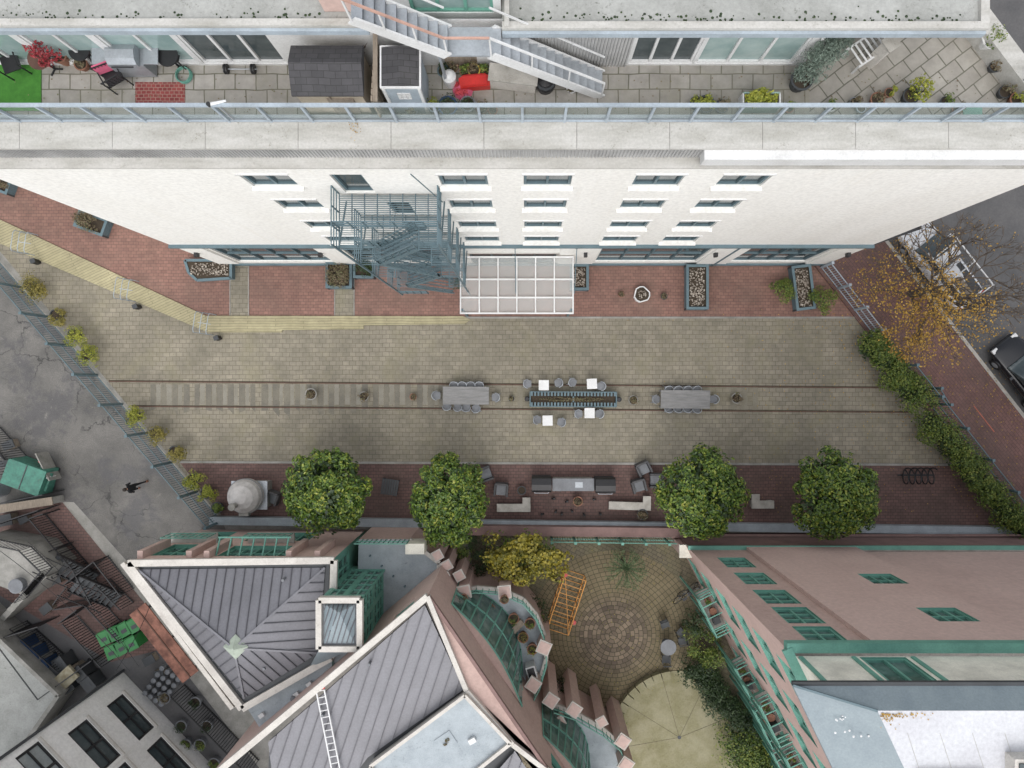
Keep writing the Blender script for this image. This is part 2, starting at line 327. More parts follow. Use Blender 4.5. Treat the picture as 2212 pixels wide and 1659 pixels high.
def kp(s,o=0):
    n=Vector((.787,.617,0)); p=k0+kd*s+n*o; return (p.x,p.y)
mb=MB(); mb.quad([(*kp(-60),.003),(*kp(-60,30),.003),(*kp(90,30),.003),(*kp(90),.003)],asphroad); mb.obj('road')
mb=MB(); mb.prism([kp(-60,-.18),kp(-60,0),kp(90,0),kp(90,-.18)],0,.125,conc_lt); mb.obj('kerb')
mb=MB(); mb.prism([kp(-60,-.181),kp(90,-.181),kp(90,-3.95),kp(-60,-3.95)],0,.12,redside); mb.obj('sidewalk')
mb=MB(); mb.prism([kp(3.5,2.35),kp(60,2.35),kp(60,2.47),kp(3.5,2.47)],.004,.008,whitepaint); mb.obj('road_marking')
mb=MB(); mb.prism([kp(-2,-1.9),kp(-3.8,-1.9),kp(-3.8,-1.85),kp(-2,-1.85)],.121,.125,M('faded_survey_paint',(.45,.14,.09),.8)); mb.obj('survey_paint_mark')
mb=MB()
for x0,x1 in((497,537),(723,765)): mb.prism([XY(x0,572),XY(x1,572),XY(x1,682),XY(x0,682)],.0,.014,yardm)
mb.obj('tan_paver_strip')
mb=MB(); mb.bar(P(1000,686,.03),P(1846,686,.03),.1,.06,conc); mb.bar(P(388,998,.03),P(2075,1004,.03),.12,.06,conc)
for x in(497,537,723,765): mb.bar(P(x,572,.02),P(x,682,.02),.05,.04,conc)
mb.obj('stone_edging')
mb=MB()
for a,b in(((235,824),(1912,838)),((285,878),(1962,891))):
    A,B=P(*a,.012),P(*b,.012); mb.bar(A,B,.045,.03,rust); mb.bar(A+Vector((0,.055,-.004)),B+Vector((0,.055,-.004)),.04,.02,soil)
mb.obj('railway_track')
tiem=M('old_sleepers',(.145,.135,.112),.9,c2=(.20,.185,.145),ns=.9); tiem2=M('sleeper_infill',(.225,.208,.162),.9,c2=(.19,.172,.128),ns=1.2); tiem3=M('concrete_infill',(.245,.232,.195),.9,c2=(.20,.186,.148),ns=1.2)
mb=MB()
x=325
while x<1650:
    if x<960 or random.random()<.4:
        w=10+random.random()*5; mb.prism([XY(x,830),XY(x+w,830),XY(x+w,880+random.random()*22),XY(x,878+random.random()*14)],0.002,.0085+random.random()*.002,tiem if x<960 else tiem2)
        if x<960 and random.random()<.75: mb.prism([XY(x+w+1,831),XY(x+22,831),XY(x+22,874),XY(x+w+1,874)],.002,.007,tiem3)
    x+=23+random.random()*2
mb.obj('railway_sleepers')
gc=P(1325,1372)
sheet('garden_paving',[(1010,1150),(1500,1160),(1640,1420),(1800,1800),(1100,1800)],.003,garden)
mb=MB(); mb.quad([(gc.x+4.6*math.cos(a*math.pi/32),gc.y+4.6*math.sin(a*math.pi/32),.012) for a in range(64)],circmat(gc,'circular_paving')); mb.obj('circular_paving')
mb=MB(); c=P(1467,1592)
pts=[]
for i in range(15):
    a=math.radians(200-i*9.5); pts.append((c.x+3.6*math.cos(a),c.y+3.6*math.sin(a)))
pts+=[XY(1600,1560),XY(1620,1760),XY(1330,1760)]
mb.prism(pts,0,.05,mosscon)
for i in range(5):
    a=math.radians(190-i*42); mb.bar((c.x,c.y,.052),(c.x+3.3*math.cos(a),c.y+3.3*math.sin(a),.052),.025,.006,garden)
mb.lathe((c.x,c.y,.05),[(.1,0),(.1,.01)],darkgrey,10)
for i in range(9):
    a=math.radians(170-i*8); b=math.radians(170-(i+1)*8+.8)
    mb.prism([(c.x+r*math.cos(t),c.y+r*math.sin(t)) for r,t in((3.3,a),(3.75,a),(3.75,b),(3.3,b))],.05,.4,mosscon)
mb.obj('garden_terrace_slab')
# ================================================================ WHITE BUILDING
WB=empty('white_apartment_building')
Yw=6.4; XL=-16.6; XR=16.1; ZT=18.0
foot=[(XL,Yw),(XR,Yw),(5,20.7),(-34,20.7),(-34,14.1)]
mb=MB(); holes=[]
cols=[-8.15,-2.0,.66,4.15,6.86]
for zc in(16.2,13.15,9.8,6.8):
    for cx in cols: holes.append((cx-.76-XL,cx+.76-XL,zc-.7,zc+.7,glassd,(1,0)))
holes.append((-6.1-XL,-5.1-XL,14.75,16.9,glassd,(0,0)))
for zc in (11.5,8.3,): holes.append((-5.0-XL,-4.2-XL,zc,zc+2,glassd,(0,0)))
for a,b in((-15.2,-10.2),(3.6,8.9),(10.7,14.7)): holes.append((a-XL,b-XL,.8,4.5,glassd,(3,1)))
holes.append((-2.9-XL,1.5-XL,.05,3.0,glassd,(3,0))); holes.append((-8.9-XL,-4-XL,.8,4.5,glassd,(3,1)))
mb.wallh((XL,Yw),(1,0),(0,-1),XR-XL,0,ZT,holes,white,.15,glassd,slate,fw=.1)
sillm=M('sill',(.66,.65,.61),.7)
for h in holes[:20]:
    a,b,c,e=h[:4]; mb.box(((a+b)/2+XL,Yw-.07,c-.05),(b-a+.16,.14,.07),white); mb.box(((a+b)/2+XL,Yw-.02,e+.06),(b-a+.1,.04,.08),whitepaint)
mb.obj('south_facade',WB)
mb=MB()
for i in range(1,5):
    a,b=foot[i],foot[(i+1)%5]; mb.quad([(*a,0),(*b,0),(*b,ZT),(*a,ZT)],white)
mb.obj('side_walls',WB)
mb=MB()
mb.box(((XL+XR)/2,Yw-.08,5.45),(XR-XL+.1,.16,.16),slate)
for a,b in((-10.2,-8.9),(-16.5,-15.2),(1.5,3.6),(8.9,10.7),(14.7,16.05)): mb.box(((a+b)/2,Yw-.05,2.9),(b-a-.25,.1,4.6),white)
mb.box(((XL+XR)/2,Yw-.06,.12),(XR-XL,.1,.24),slate)
mb.cyl((10,Yw-.1,0),(10,Yw-.1,5.2),.05,.05,slate,8)
mb.obj('shopfront_cornice',WB)
corr=M('corrugated_metal',(.46,.46,.455),.5,.2)
mb=MB(); x=XL
while x<5.0:
    mb.cyl((x,Yw+.17,ZT-.05),(x,Yw+.17,18.85),.03,.03,corr,5); x+=.1
mb.box(((XL+5)/2,Yw+.3,18.4),(5-XL,.24,.9),corr)
mb.box(((XL+XR)/2,Yw+.02,ZT+.04),(XR-XL+.1,.34,.09),coping)
mb.box(((5+XR)/2,Yw+.12,18.55),(XR-5,.5,.55),whitepaint)
for x0_,x1_ in((-9,-6.2),(-5.5,-1.5),(1,4.4)): mb.box(((x0_+x1_)/2,Yw-.1,ZT-.02),(x1_-x0_,.05,.06),rust)
x=XL-.2
while x<XR:
    L=2.6; mb.box((x+L/2,Yw+.55,18.9),(L-.012,.82,.1),coping); x+=L
mb.box(((XL+XR)/2,Yw+1.03,18.86),(XR-XL+.2,.16,.1),bluecop)
mb.box(((XL+XR)/2,Yw+.62,18.42),(XR-XL,.4,.85),coping)
mb.obj('parapet',WB)
mb=MB(); mb.quad([(x,y,18.2) for x,y in[(XL,Yw+.7),(XR-.4,Yw+.7),(5,20.7),(-34,20.7),(-34,14.1)]],terr)
mb.quad([(8.2,9.4,18.205),(8.2,7.35,18.205),(15.3,7.35,18.205),(11.5,12.3,18.205),(9.3,12.3,18.205)],terr2)
d=Vector((-.602,.798,0)); n=Vector((.798,.602,0)); A=Vector((XR-.1,Yw+.1,0)); 
mb.prism([(A.x,A.y),(A.x+d.x*17,A.y+d.y*17),(A.x+d.x*17-n.x*.5,A.y+d.y*17-n.y*.5),(A.x-n.x*.5,A.y-n.y*.5)],18.2,18.9,coping)
mb.prism([(A.x+n.x*.25,A.y+n.y*.25),(A.x+d.x*17+n.x*.25,A.y+d.y*17+n.y*.25),(A.x+d.x*17,A.y+d.y*17),(A.x,A.y)],18.0,18.5,slate_lt)
mb.obj('terrace_deck',WB)
mb=MB(); Yr=7.3; x=XL+.1; zt=20.15
while x<15.5:
    mb.box((x,Yr,19.5),(.07,.07,1.35),slate_lt); mb.bar((x,Yr,18.95),(x+.001,Yr+.3,18.6),.04,.04,greyalu); x+=1.17
mb.box(((XL+15.5)/2,Yr,zt),(15.5-XL,.1,.06),slate_lt); mb.box(((XL+15.5)/2,Yr,19.0),(15.5-XL,.05,.05),slate_lt)
mb.obj('terrace_railing',WB)
mb=MB(); mb.box(((XL+15.5)/2,Yr+.05,19.58),(15.5-XL,.012,1.0),rglass); mb.obj('railing_glass',WB)
mb=MB(); PY=9.2; hs=[]
def hx(u0,u1): return ((u0-CX)/76.-(-16.6),(u1-CX)/76.-(-16.6))
for u0,u1,gl_,mu in((0-60,95,glasst,1),(110,250,glasst,1),(265,420,glasst,1),(430,615,glassd,2),(1360,1500,glassd,2),(1505,1720,glasst,2)):
    a,b=hx(u0,u1); hs.append((a,b,18.3,20.5,gl_,(mu,0)))
mb.wallh((-16.6,PY),(1,0),(0,-1),24.5,18.2,20.9,hs,whitepaint,.1,glasst,whitepaint,fw=.07)
e0=Vector((7.9,PY)); mb.quad([(7.9,PY,18.2),(9.4,10.6,18.2),(9.4,10.6,20.9),(7.9,PY,20.9)],glasst)
mb.quad([(9.4,10.6,18.2),(9.4,14,18.2),(9.4,14,20.9),(9.4,10.6,20.9)],whitepaint)
x=-.4
while x<2.9: mb.cyl((x,PY-.02,18.2),(x,PY-.02,20.85),.035,.035,corr,5); x+=.09
for t in(.0,.33,.66,1): p=e0.lerp(Vector((9.4,10.6)),t); mb.box((p.x,p.y,19.55),(.09,.09,2.7),whitepaint)
mb.obj('penthouse_walls',WB)
mb=MB()
def roof(x0,x1,y0,y1,z,m):
    mb.prism([(x0,y0),(x1,y0),(x1,y1),(x0,y1)],z-.25,z,coping,m)
    mb.box(((x0+x1)/2,y0+.09,z+.05),(x1-x0,.18,.12),coping); mb.box(((x0+x1)/2,y0-.04,z-.12),(x1-x0,.08,.2),slate_lt)
roof(-20,-4.0,8.95,14,20.95,gravelroof); roof(-.62,11.6,8.88,14,20.95,gravelroof)
mb.box((11.5,11.5,21.0),(.22,5,.14),coping)
mb.prism([(-5.1,9.35),(-4.02,9.35),(-4.02,12),(-5.1,12)],20.96,21.9,pink)
mb.box((-.5,9.6,21.05),(.12,1.4,.2),coping)
for k in range(260):
    x=random.choice((random.uniform(-15,-5.2),random.uniform(-.2,11))); y=9.12+abs(random.gauss(0,.12)); mb.lathe((x,y,20.955),[(.015+.03*random.random(),0),(.01,.02)],darkm,5)
mb.obj('penthouse_roof',WB)
mb=MB()
mb.wallh((-3.95,9.5),(1,0),(0,-1),3.3,18.2,22.5,[(1.0,3.1,20.6,22.3,glasst,(2,0))],whitepaint,.1,glasst,teal); mb.quad([(-3.95,9.5,22.5),(-.65,9.5,22.5),(-.65,12,22.5),(-3.95,12,22.5)],gravelroof)
mb.obj('stair_link_wall',WB)
mb=MB(); y0,y1=8.3,8.95
def flight(xa,za,xb,zb):
    n=int(abs(zb-za)/.19); 
    for i in range(n):
        t=(i+.5)/n; x=xa+(xb-xa)*t; z=za+(zb-za)*(i+1)/n; mb.box((x,(y0+y1)/2,z-.03),(abs(xb-xa)/n+.03,y1-y0,.05),greyalu); mb.box((x+abs(xb-xa)/n/2,(y0+y1)/2,z-.1),(.02,y1-y0,.14),midgrey)
    for y in(y0-.03,y1+.03): mb.bar((xa,y,za-.02),(xb,y,zb-.02),.05,.32,whitepaint)
    mb.bar((xa,y0-.04,za+.95),(xb,y0-.04,zb+.95),.05,.05,salmon if za>20 else whitepaint); mb.bar((xa,y1+.04,za+.95),(xb,y1+.04,zb+.95),.04,.04,whitepaint)
    for t in(0,.33,.66,1):
        x=xa+(xb-xa)*t; z=za+(zb-za)*t
        mb.box((x,y0-.04,z+.47),(.04,.04,.95),whitepaint)
flight(2.15,18.25,-.9,20.9); mb.box((-1.45,8.62,20.88),(1.15,.72,.07),greyalu); flight(-2.0,20.9,-4.0,22.7)
mb.bar((-.9,y0-.04,21.85),(-2,y0-.04,21.85),.05,.05,salmon); mb.box((-2.3,8.6,19.6),(.07,.07,2.6),greyalu)
mb.obj('roof_stairs',WB)
mb=MB(); a=P(1872,535,4.4); b=P(1992,494,4.4); d=(b-a).normalized(); nn=Vector((-d.y,d.x,0))
mb.prism([(a.x,a.y),(b.x,b.y),(b.x+nn.x*.55,b.y+nn.y*.55),(a.x+nn.x*.55,a.y+nn.y*.55)],4.1,4.4,black)
for i in range(14):
    if i in(5,9): continue
    q=a+d*(.35+i*.15)+nn*.22; mb.box((q.x,q.y,4.41),(.03+.05*random.random(),.13,.02),gold,math.atan2(d.y,d.x))
    mb.box((q.x+.03,q.y+.03*(i%3),4.411),(.09,.03,.02),gold,math.atan2(d.y,d.x))
mb.obj('shop_sign')
for u in(425,692,1265,1546,1832):
    q=P(u,540,3.9); mb=MB(); mb.box((0,0,0),(.16,.2,.3),black); mb.box((0,.12,.05),(.08,.12,.1),black); mb.lathe((0,-.02,-.22),[(.05,0),(.08,.08)],whitepaint,8); put(mb,'wall_lamp',(q.x,Yw-.2,3.9))
# ---------------------------------------------------------------- fire escape
mb=MB(); xa,xb=-6.35,-2.9
lv=[14.7,11.5,8.3,5.1]
def rail(a,b,h=1.0,posts=4):
    a=Vector(a);b=Vector(b)
    for q in(.35,.68,1.0): mb.bar(a+Vector((0,0,h*q)),b+Vector((0,0,h*q)),.035,.035,slate)
    for i in range(posts+1):
        p=a.lerp(b,i/posts); mb.box((p.x,p.y,p.z+h/2),(.04,.04,h),slate)
for i,z in enumerate(lv):
    y=5.25
    while y<6.35: mb.bar((xa,y,z),(xb,y,z),.022,.03,slate); y+=.07
    x=xa
    while x<=xb+.01: mb.bar((x,5.22,z-.03),(x,6.38,z-.03),.03,.05,slate); x+=.43
    for e0_,e1_ in [(xa,xa+.75),(xb-.75,xb)]:
        y=4.5
        while y<5.22: mb.bar((e0_,y,z),(e1_,y,z),.022,.03,slate); y+=.07
        for xx in(e0_,e1_): mb.bar((xx,4.48,z-.03),(xx,5.24,z-.03),.04,.08,slate)
    rail((xa,4.48,z),(xa,6.38,z),posts=3); rail((xb,4.48,z),(xb,6.38,z),posts=3); rail((xa,5.22,z),(xb,5.22,z),posts=7)
    for xx in(xa,xb): mb.bar((xx,6.36,z-1.0),(xx,4.7,z-.05),.05,.05,slate)
    z2=lv[i+1] if i<3 else 2.6
    s0,s1=(xb-.8,xa+.8) if i%2==0 else (xa+.8,xb-.8)
    n=int((z-z2)/.22)
    for k in range(n):
        t=(k+.5)/n
        for yy in(4.62,4.78,4.94,5.1): mb.box((s0+(s1-s0)*t,yy,z-(z-z2)*t),(.2,.06,.03),slate)
    for y in(4.5,5.19):
        mb.bar((s0,y,z),(s1,y,z2),.04,.2,slate)
        for q in(.5,.95): mb.bar((s0,y,z+q),(s1,y,z2+q),.035,.035,slate)
        for k in range(6):
            t=k/5; mb.box((s0+(s1-s0)*t,y,z-(z-z2)*t+.47),(.035,.035,.95),slate)
y=4.48
while y<5.9: mb.bar((xa,y,2.6),(xa+1.4,y,2.6),.022,.03,slate); y+=.07
rail((xa,4.48,2.6),(xa,5.9,2.6)); rail((xa,4.48,2.6),(xa+1.4,4.48,2.6))
for xx in(xa,xb): mb.box((xx,4.48,8.8),(.06,.06,13.5),slate)
mb.cyl((-2.85,6.1,14.7),(-3.4,6.1,18.0),.02,.02,slate,5)
mb.obj('fire_escape',WB)
EC=empty('glass_entrance_canopy'); mb=MB(); z=3.3
x0,x1,yA,yB=-3.28,2.29,6.2,3.42
for i in range(7): x=x0+(x1-x0)*i/6; mb.bar((x,yA,z),(x,yB,z-.02),.065,.09,whitepaint)
for yy in(yA,5.1,4.2,yB): mb.bar((x0-.03,yy,z+.003),(x1+.03,yy,z+.003),.075,.1,whitepaint)
for x in(-3.2,2.2): mb.box((x,3.6,1.65),(.1,.1,3.2),slate)
for x in(-.55,2.35): mb.cyl((x,6.35,5.2),(x,4.4,3.35),.02,.02,slate,6); mb.box((x,6.33,5.2),(.14,.1,.2),slate)
mb.obj('frame',EC); mb=MB(); mb.box(((x0+x1)/2,(yA+yB)/2,z-.075),(x1-x0-.01,yA-yB-.01,.01),cglass); mb.obj('glass',EC)
# ================================================================ planters, pots
def stones(mb,x0,x1,y0,y1,z,n,size=.12):
    p=np.stack([rng.uniform(x0,x1,n),rng.uniform(y0,y1,n),np.full(n,z)+rng.uniform(-.02,.05,n)],1)
    for q in p:
        r=size*random.uniform(.4,1)/2; mb.lathe(q,[(r*.6,-r*.3),(r,0),(r*.6,r*.4)],rocksm,6,sy=random.uniform(.6,1.2))
def planter(u,v,w,d,rz=0,kind='stones',h=.6,name='slatted_planter',plant=None):
    mb=MB(); w/=40;d/=40
    for k in range(4):
        z=h*(k+.5)/4
        for s_ in(-1,1): mb.box((0,s_*(d/2),z),(w,.05,h/4-.02),slate); mb.box((s_*(w/2),0,z),(.05,d-.06,h/4-.02),slate)
    for s_ in(-1,1): mb.box((0,s_*(d/2-.02),h+.015),(w+.1,.14,.03),slate); mb.box((s_*(w/2-.02),0,h+.017),(.14,d-.1,.03),slate)
    for sx in(-1,1):
        for sy in(-1,1): mb.box((sx*w/2,sy*d/2,h/2),(.09,.09,h),darkgrey)
    mb.box((0,0,h*.4),(w-.08,d-.08,h*.8),soil)
    if kind=='stones': stones(mb,-w/2+.15,w/2-.15,-d/2+.15,d/2-.15,h*.82,int(w*d*90))
    if plant: clump(mb,(0,0,h+.2),(w*.55,d*.58,.4),int(900*w*d),.09,plant,K=20,spread=.4)
    return put(mb,name,P(u,v),rz)
planter(210,487,62,34,-.35,'s',plant=drym); planter(12,402,50,30,-.35,'s',plant=drym)
planter(738,598,52,52,0,'s',plant=drym); planter(790,585,40,34,0,'s',plant=darkm); planter(1250,602,36,52,0); planter(1501,623,44,92,0); planter(1727,624,38,92,.12)
mb=MB(); hexp=[(-1.25,.45),(1.2,.45),(1.2,-.5),(-.6,-.62),(-1.05,-.2)]
mb.prism(hexp,0,.55,slate,soil)
for i in range(5): 
    a,b=hexp[i],hexp[(i+1)%5]; mb.bar((*a,.58),(*b,.58),.14,.05,slate)
stones(mb,-.9,1.05,-.35,.3,.6,170); put(mb,'corner_planter',P(460,584))
shrub(1688,627,32,'round_shrub',hedgem,0,1.0,1400,.1); shrub(1779,646,34,'round_shrub',hedgem,0,1.0,1400,.1)
shrub(985,612,16,'round_shrub',darkm,0,.6,300)
mb=MB(); tri=[(.42*math.cos(a),.42*math.sin(a)) for a in(math.radians(x) for x in(60,90,120,180,210,240,300,330,0))]
mb.prism(tri,0,.4,whitepaint,soil); 
for i in range(9): mb.bar((*tri[i],.42),(*tri[(i+1)%9],.42),.06,.05,whitepaint)
stones(mb,-.22,.22,-.2,.2,.42,25); put(mb,'triangular_planter',P(1384,638),.3)
pot(1341,637,6,terraco,drym); pot(1433,641,7,darkgrey,drym)
for u,v,r in((676,851,12),(789,856,10),(1587,860,11),(1366,864,10)): pot(u,v,r,conc,drym,n=160,ls=.09,h=.4)
pot(894,857,7,terraco,drym,h=.3); pot(1105,861,6,darkgrey,drym,h=.3)
for u,v in((84,567),(302,664),(475,731)):
    mb=MB(); mb.box((0,0,.25),(.22,.2,.5),black); mb.box((0,0,.52),(.26,.24,.04),darkgrey); put(mb,'bollard_light',P(u,v),.4)
for (u,v) in((66,528),(283,628),(450,700)):
    mb=MB()
    for o in(-.35,.0,.35):
        mb.tube([(o,-.55,0),(o,-.55,.85),(o,-.4,.95),(o,.4,.95),(o,.55,.85),(o,.55,0)],.02,slate_lt,6)
    mb.bar((-.35,0,.5),(.35,0,.5),.03,.03,slate_lt); put(mb,'boardwalk_handrail',P(u,v),-.15)
def chair_mb():
    mb=MB()
    mb.prism([(-.2,-.2),(.2,-.2),(.21,.1),(.13,.22),(-.13,.22),(-.21,.1)],.43,.46,midgrey)
    for x in(-.18,.18):
        mb.cyl((x,.16,.43),(x*1.15,.22,0),.013,.013,greyalu,6); mb.cyl((x,-.18,.43),(x*1.15,-.24,0),.013,.013,greyalu,6)
    pts=[(.24*math.cos(a),.05+.24*math.sin(a)*-1-.02,.66+.14*abs(math.sin(a))) for a in np.linspace(0,math.pi,11)]
    mb.tube(pts,.018,greyalu,6)
    for p in pts[1:-1:1]: mb.bar(p,(p[0]*.9,p[1]+.02,.45),.03,.008,midgrey)
    return mb
def chair(u,v,ang,name='metal_chair'): put(chair_mb(),name,P(u,v),math.radians(ang))
def table(u,v,w,d,top,name,rz=0,h=.75):
    mb=MB(); w/=41;d/=41
    if w>1:
        for i in range(5): y=-d/2+d*(i+.5)/5; mb.box((0,y,h),(w,d/5-.006,.05),top)
    else: mb.box((0,0,h),(w,d,.04),top)
    for sx in(-1,1):
        for sy in(-1,1): mb.box((sx*(w/2-.06),sy*(d/2-.06),h/2-.02),(.05,.05,h-.04),greyalu)
    mb.box((0,0,h-.06),(w-.14,d-.14,.05),greyalu); put(mb,name,P(u,v),rz)
tabletop=M('grey_table_planks',(.235,.232,.228),.7,c2=(.165,.165,.16),ns=3,stretch=(.5,4,1))
table(1009,854,100,39,tabletop,'long_table',-.005); table(1474,862,107,40,tabletop,'long_table',-.01)
for u,v,a in((945,854,-90),(1072,858,90),(983,833,180),(1001,833,175),(1019,833,185),(1037,833,180),(968,877,0),(991,879,5),(1009,880,-4),(1030,882,15)): chair(u,v,a)
for u,v,a in((1413,862,-90),(1537,862,90),(1440,842,180),(1460,842,180),(1480,842,178),(1500,842,182),(1440,882,0),(1460,882,2),(1480,882,0),(1500,883,0)): chair(u,v,a)
for u,v,r in((1174,832,0),(1276,829,.05),(1271,891,0),(1182,907,.02)): table(u,v,22,22,whitepaint,'square_table',r)
for u,v,a in((1139,829,-90),(1206,827,100),(1235,826,-110),(1297,834,95),(1248,893,-90),(1293,893,90),(1160,906,-90),(1212,911,80)): chair(u,v,a)
mb=MB(); w,d,h=4.6,.78,.55
for k in range(26): x=-w/2+w*(k+.5)/26; mb.box((x,-d/2+.1,h+.02),(.1,.24,.03),slate); mb.box((x,d/2-.1,h+.02),(.1,.24,.03),slate)
for s_ in(-1,1): mb.box((0,s_*d/2,h/2),(w,.05,h),slate); mb.box((s_*w/2,0,h/2),(.06,d,h),slate); mb.lathe((s_*(w/2+.16),0,0),[(.12,0),(.14,.4),(.1,.42)],black,12)
mb.box((0,0,.2),(w-.1,d-.1,.4),soil); mb.box((0,0,h+.01),(.08,.3,.05),slate)
clump(mb,(0,0,.5),(w*.47,.16,.14),900,.07,drym,K=60,spread=.12); put(mb,'planter_trough_bench',P(1237,862),-.005)
# ================================================================ SOUTH STRIP
for a in((705,1060,99),(968,1082,88,3.6,106),(1515,1066,104),(1803,1068,102)): magnolia(*a)
mb=MB(); mb.box((0,0,.45),(1.75,1.35,.9),conc); mb.box((0,0,.93),(1.9,1.5,.06),greyalu)
ovn=M('oven_dome',(.52,.50,.48),.8,c2=(.38,.365,.35),ns=3)
mb.lathe((-.1,0,.96),[(.90,0),(.92,.3),(.82,.6),(.6,.85),(.3,.98),(.05,1.0)],ovn,28); mb.lathe((-.1,0,1.25),[(.925,0),(.935,.03),(.92,.06)],midgrey,28)
mb.cyl((-.35,-.35,1.5),(-.38,-.4,2.3),.14,.14,conc,12); mb.cyl((-.38,-.4,2.3),(-.38,-.4,2.36),.2,.18,conc,12); mb.box((-.1,-.85,1.3),(.5,.3,.35),conc)
put(mb,'pizza_oven',P(553,1064))
def armchair(u,v,a,w=.66):
    mb=MB(); mb.box((0,0,.3),(w-.16,w-.1,.16),midgrey)
    mb.box((0,-w/2,.4),(w,.09,.7),wicker); mb.box((-w/2,.02,.32),(.1,w-.05,.5),wicker); mb.box((w/2,.02,.32),(.1,w-.05,.5),wicker); mb.box((0,.0,.17),(w-.1,w-.08,.1),wicker)
    for x in(-1,1):
        for y in(-1,1): mb.box((x*w*.45,y*w*.45,.05),(.05,.05,.1),black)
    put(mb,'patio_armchair',P(u,v),math.radians(a))
for u,v,a in((592,1073,160),(1050,1022,-70),(1083,1056,175),(1388,1011,205),(1378,1048,195),(1414,1036,90)): armchair(u,v,a)
mb=MB()
for i in range(7): mb.box((-.39+.13*i,0,.4),(.11,.85,.03),darkgrey)
for x in(-.38,.38):
    for y in(-.36,.36): mb.box((x,y,.19),(.06,.06,.38),darkgrey)
mb.box((0,-.4,.36),(.85,.04,.05),darkgrey); mb.box((0,.4,.36),(.85,.04,.05),darkgrey); put(mb,'slatted_side_table',P(845,1050),-.15)
def grill(u,v):
    mb=MB(); mb.box((0,0,.45),(1.0,.7,.86),darkgrey); prof=[(-.42,.9),(-.42,1.06),(-.3,1.26),(0,1.32),(.32,1.22),(.4,1.04),(.4,.9)]
    vs=[(x,y,z) for x in(-.52,.52) for y,z in prof]; k=len(prof); mb.add(vs,[(i,i+1,k+i+1,k+i) for i in range(k-1)]+[tuple(range(k)),tuple(range(2*k-1,k-1,-1))],black)
    mb.cyl((-.36,-.48,1.0),(.36,-.48,1.0),.018,.018,greyalu,6)
    for x in(-.36,.36): mb.box((x,-.44,1.0),(.03,.08,.03),greyalu)
    for x in(-.3,-.1,.1,.3): mb.cyl((x,-.35,.8),(x,-.4,.8),.03,.03,greyalu,8)
    put(mb,'barbecue_grill',P(u,v))
grill(1169,1040); grill(1303,1042)
mb=MB(); mb.box((0,0,.45),(2.1,.6,.9),conc); mb.box((0,0,.92),(2.2,.66,.05),midgrey); mb.box((.3,0,.95),(.4,.3,.02),greyalu); put(mb,'outdoor_kitchen_counter',P(1236,1042))
def bench(u,v,w,a,back):
    mb=MB(); w/=40; mb.box((0,0,.42),(w,.42,.1),conc_lt)
    for x in(-w*.38,w*.38): mb.box((x,0,.18),(.25,.36,.37),conc)
    if back: mb.box((back*(w/2-.22),.38,.42),(.42,.34,.1),conc_lt); mb.box((back*(w/2-.22),.38,.18),(.3,.2,.36),conc)
    put(mb,'stone_bench',P(u,v),a)
bench(1110,1094,72,0,1); bench(1358,1090,90,-.03,1); bench(1642,1087,48,0,-1)
pot(1127,1057,9,darkgrey,None,h=.45,name='round_planter_pot'); pot(1247,1080,10,terraco,drym,h=.5); pot(1385,1108,11,darkgrey,drym,n=220,h=.5)
for u,v in((1197,1076),(1213,1110),(1236,1104),(1262,1112),(1297,1110),(1282,1078),(1200,1105),(1225,1082),(1170,1110)):
    mb=MB(); mb.lathe((0,0,0),[(.06,0),(.07,.15),(.05,.2)],black,8); mb.cyl((0,0,.1),(.12,0,.2),.035,.045,black,8); put(mb,'garden_spotlight',P(u,v),random.random()*6)
mb=MB()
pts2=[(-.85+1.7*i/100+.12*math.cos(i/100*10*math.pi),.4*math.cos(i/100*10*math.pi+.6),.42+.38*math.sin(i/100*10*math.pi)) for i in range(101)]
mb.tube(pts2,.035,black,6); mb.box((0,0,.03),(1.9,.1,.05),black); put(mb,'spiral_bike_rack',P(1976,1026))
pot(1045,1048,7,terraco,drym)
def wl(u): return 1124+(u-460)*22/1750.
mb=MB(); a,b=P(455,wl(455),.5),P(2260,wl(2260),.5); mb.bar(a,b,.42,.4,bluecop); mb.bar(a-Vector((0,0,.3)),b-Vector((0,0,.3)),.36,.4,mauve)
mb.obj('low_boundary_wall')
# ================================================================ FENCES and hedges
def fence(a,b,h,mat,name,pk=.13,post=2.2,hw=.02,brace=0):
    mb=MB(); a=Vector(a);b=Vector(b); L=(b-a).length; n=int(L/post); dd=(b-a).normalized(); sd=Vector((dd.y,-dd.x,0))
    for i in range(n+1):
        p=a.lerp(b,i/n); mb.box((p.x,p.y,h/2+.05),(.1,.1,h+.1),mat,math.atan2((b-a).y,(b-a).x)); mb.box((p.x,p.y,h+.12),(.14,.14,.04),mat)
        if brace: mb.bar(p+sd*brace*.7+Vector((0,0,.05)),p+Vector((0,0,h*.7)),.06,.06,mat)
    for z in(.15,h*.5,h-.1): mb.bar(a+Vector((0,0,z)),b+Vector((0,0,z)),.04,.05,mat)
    k=int(L/pk)
    for i in range(k): p=a.lerp(b,(i+.5)/k); mb.box((p.x,p.y,h/2),(hw,hw,h-.1),mat)
    return mb.obj(name)
fence(P(-60,495),P(480,1125),2.0,slate,'metal_fence',post=1.95)
fence(P(1772,578),P(1880,716),1.5,slate_lt,'metal_fence',post=1.4)
fence(P(1992,838),P(2012,872),1.8,slate,'metal_fence',post=.9)
fence(P(1940,790),P(2250,1182),1.9,slate,'metal_fence',post=1.9)
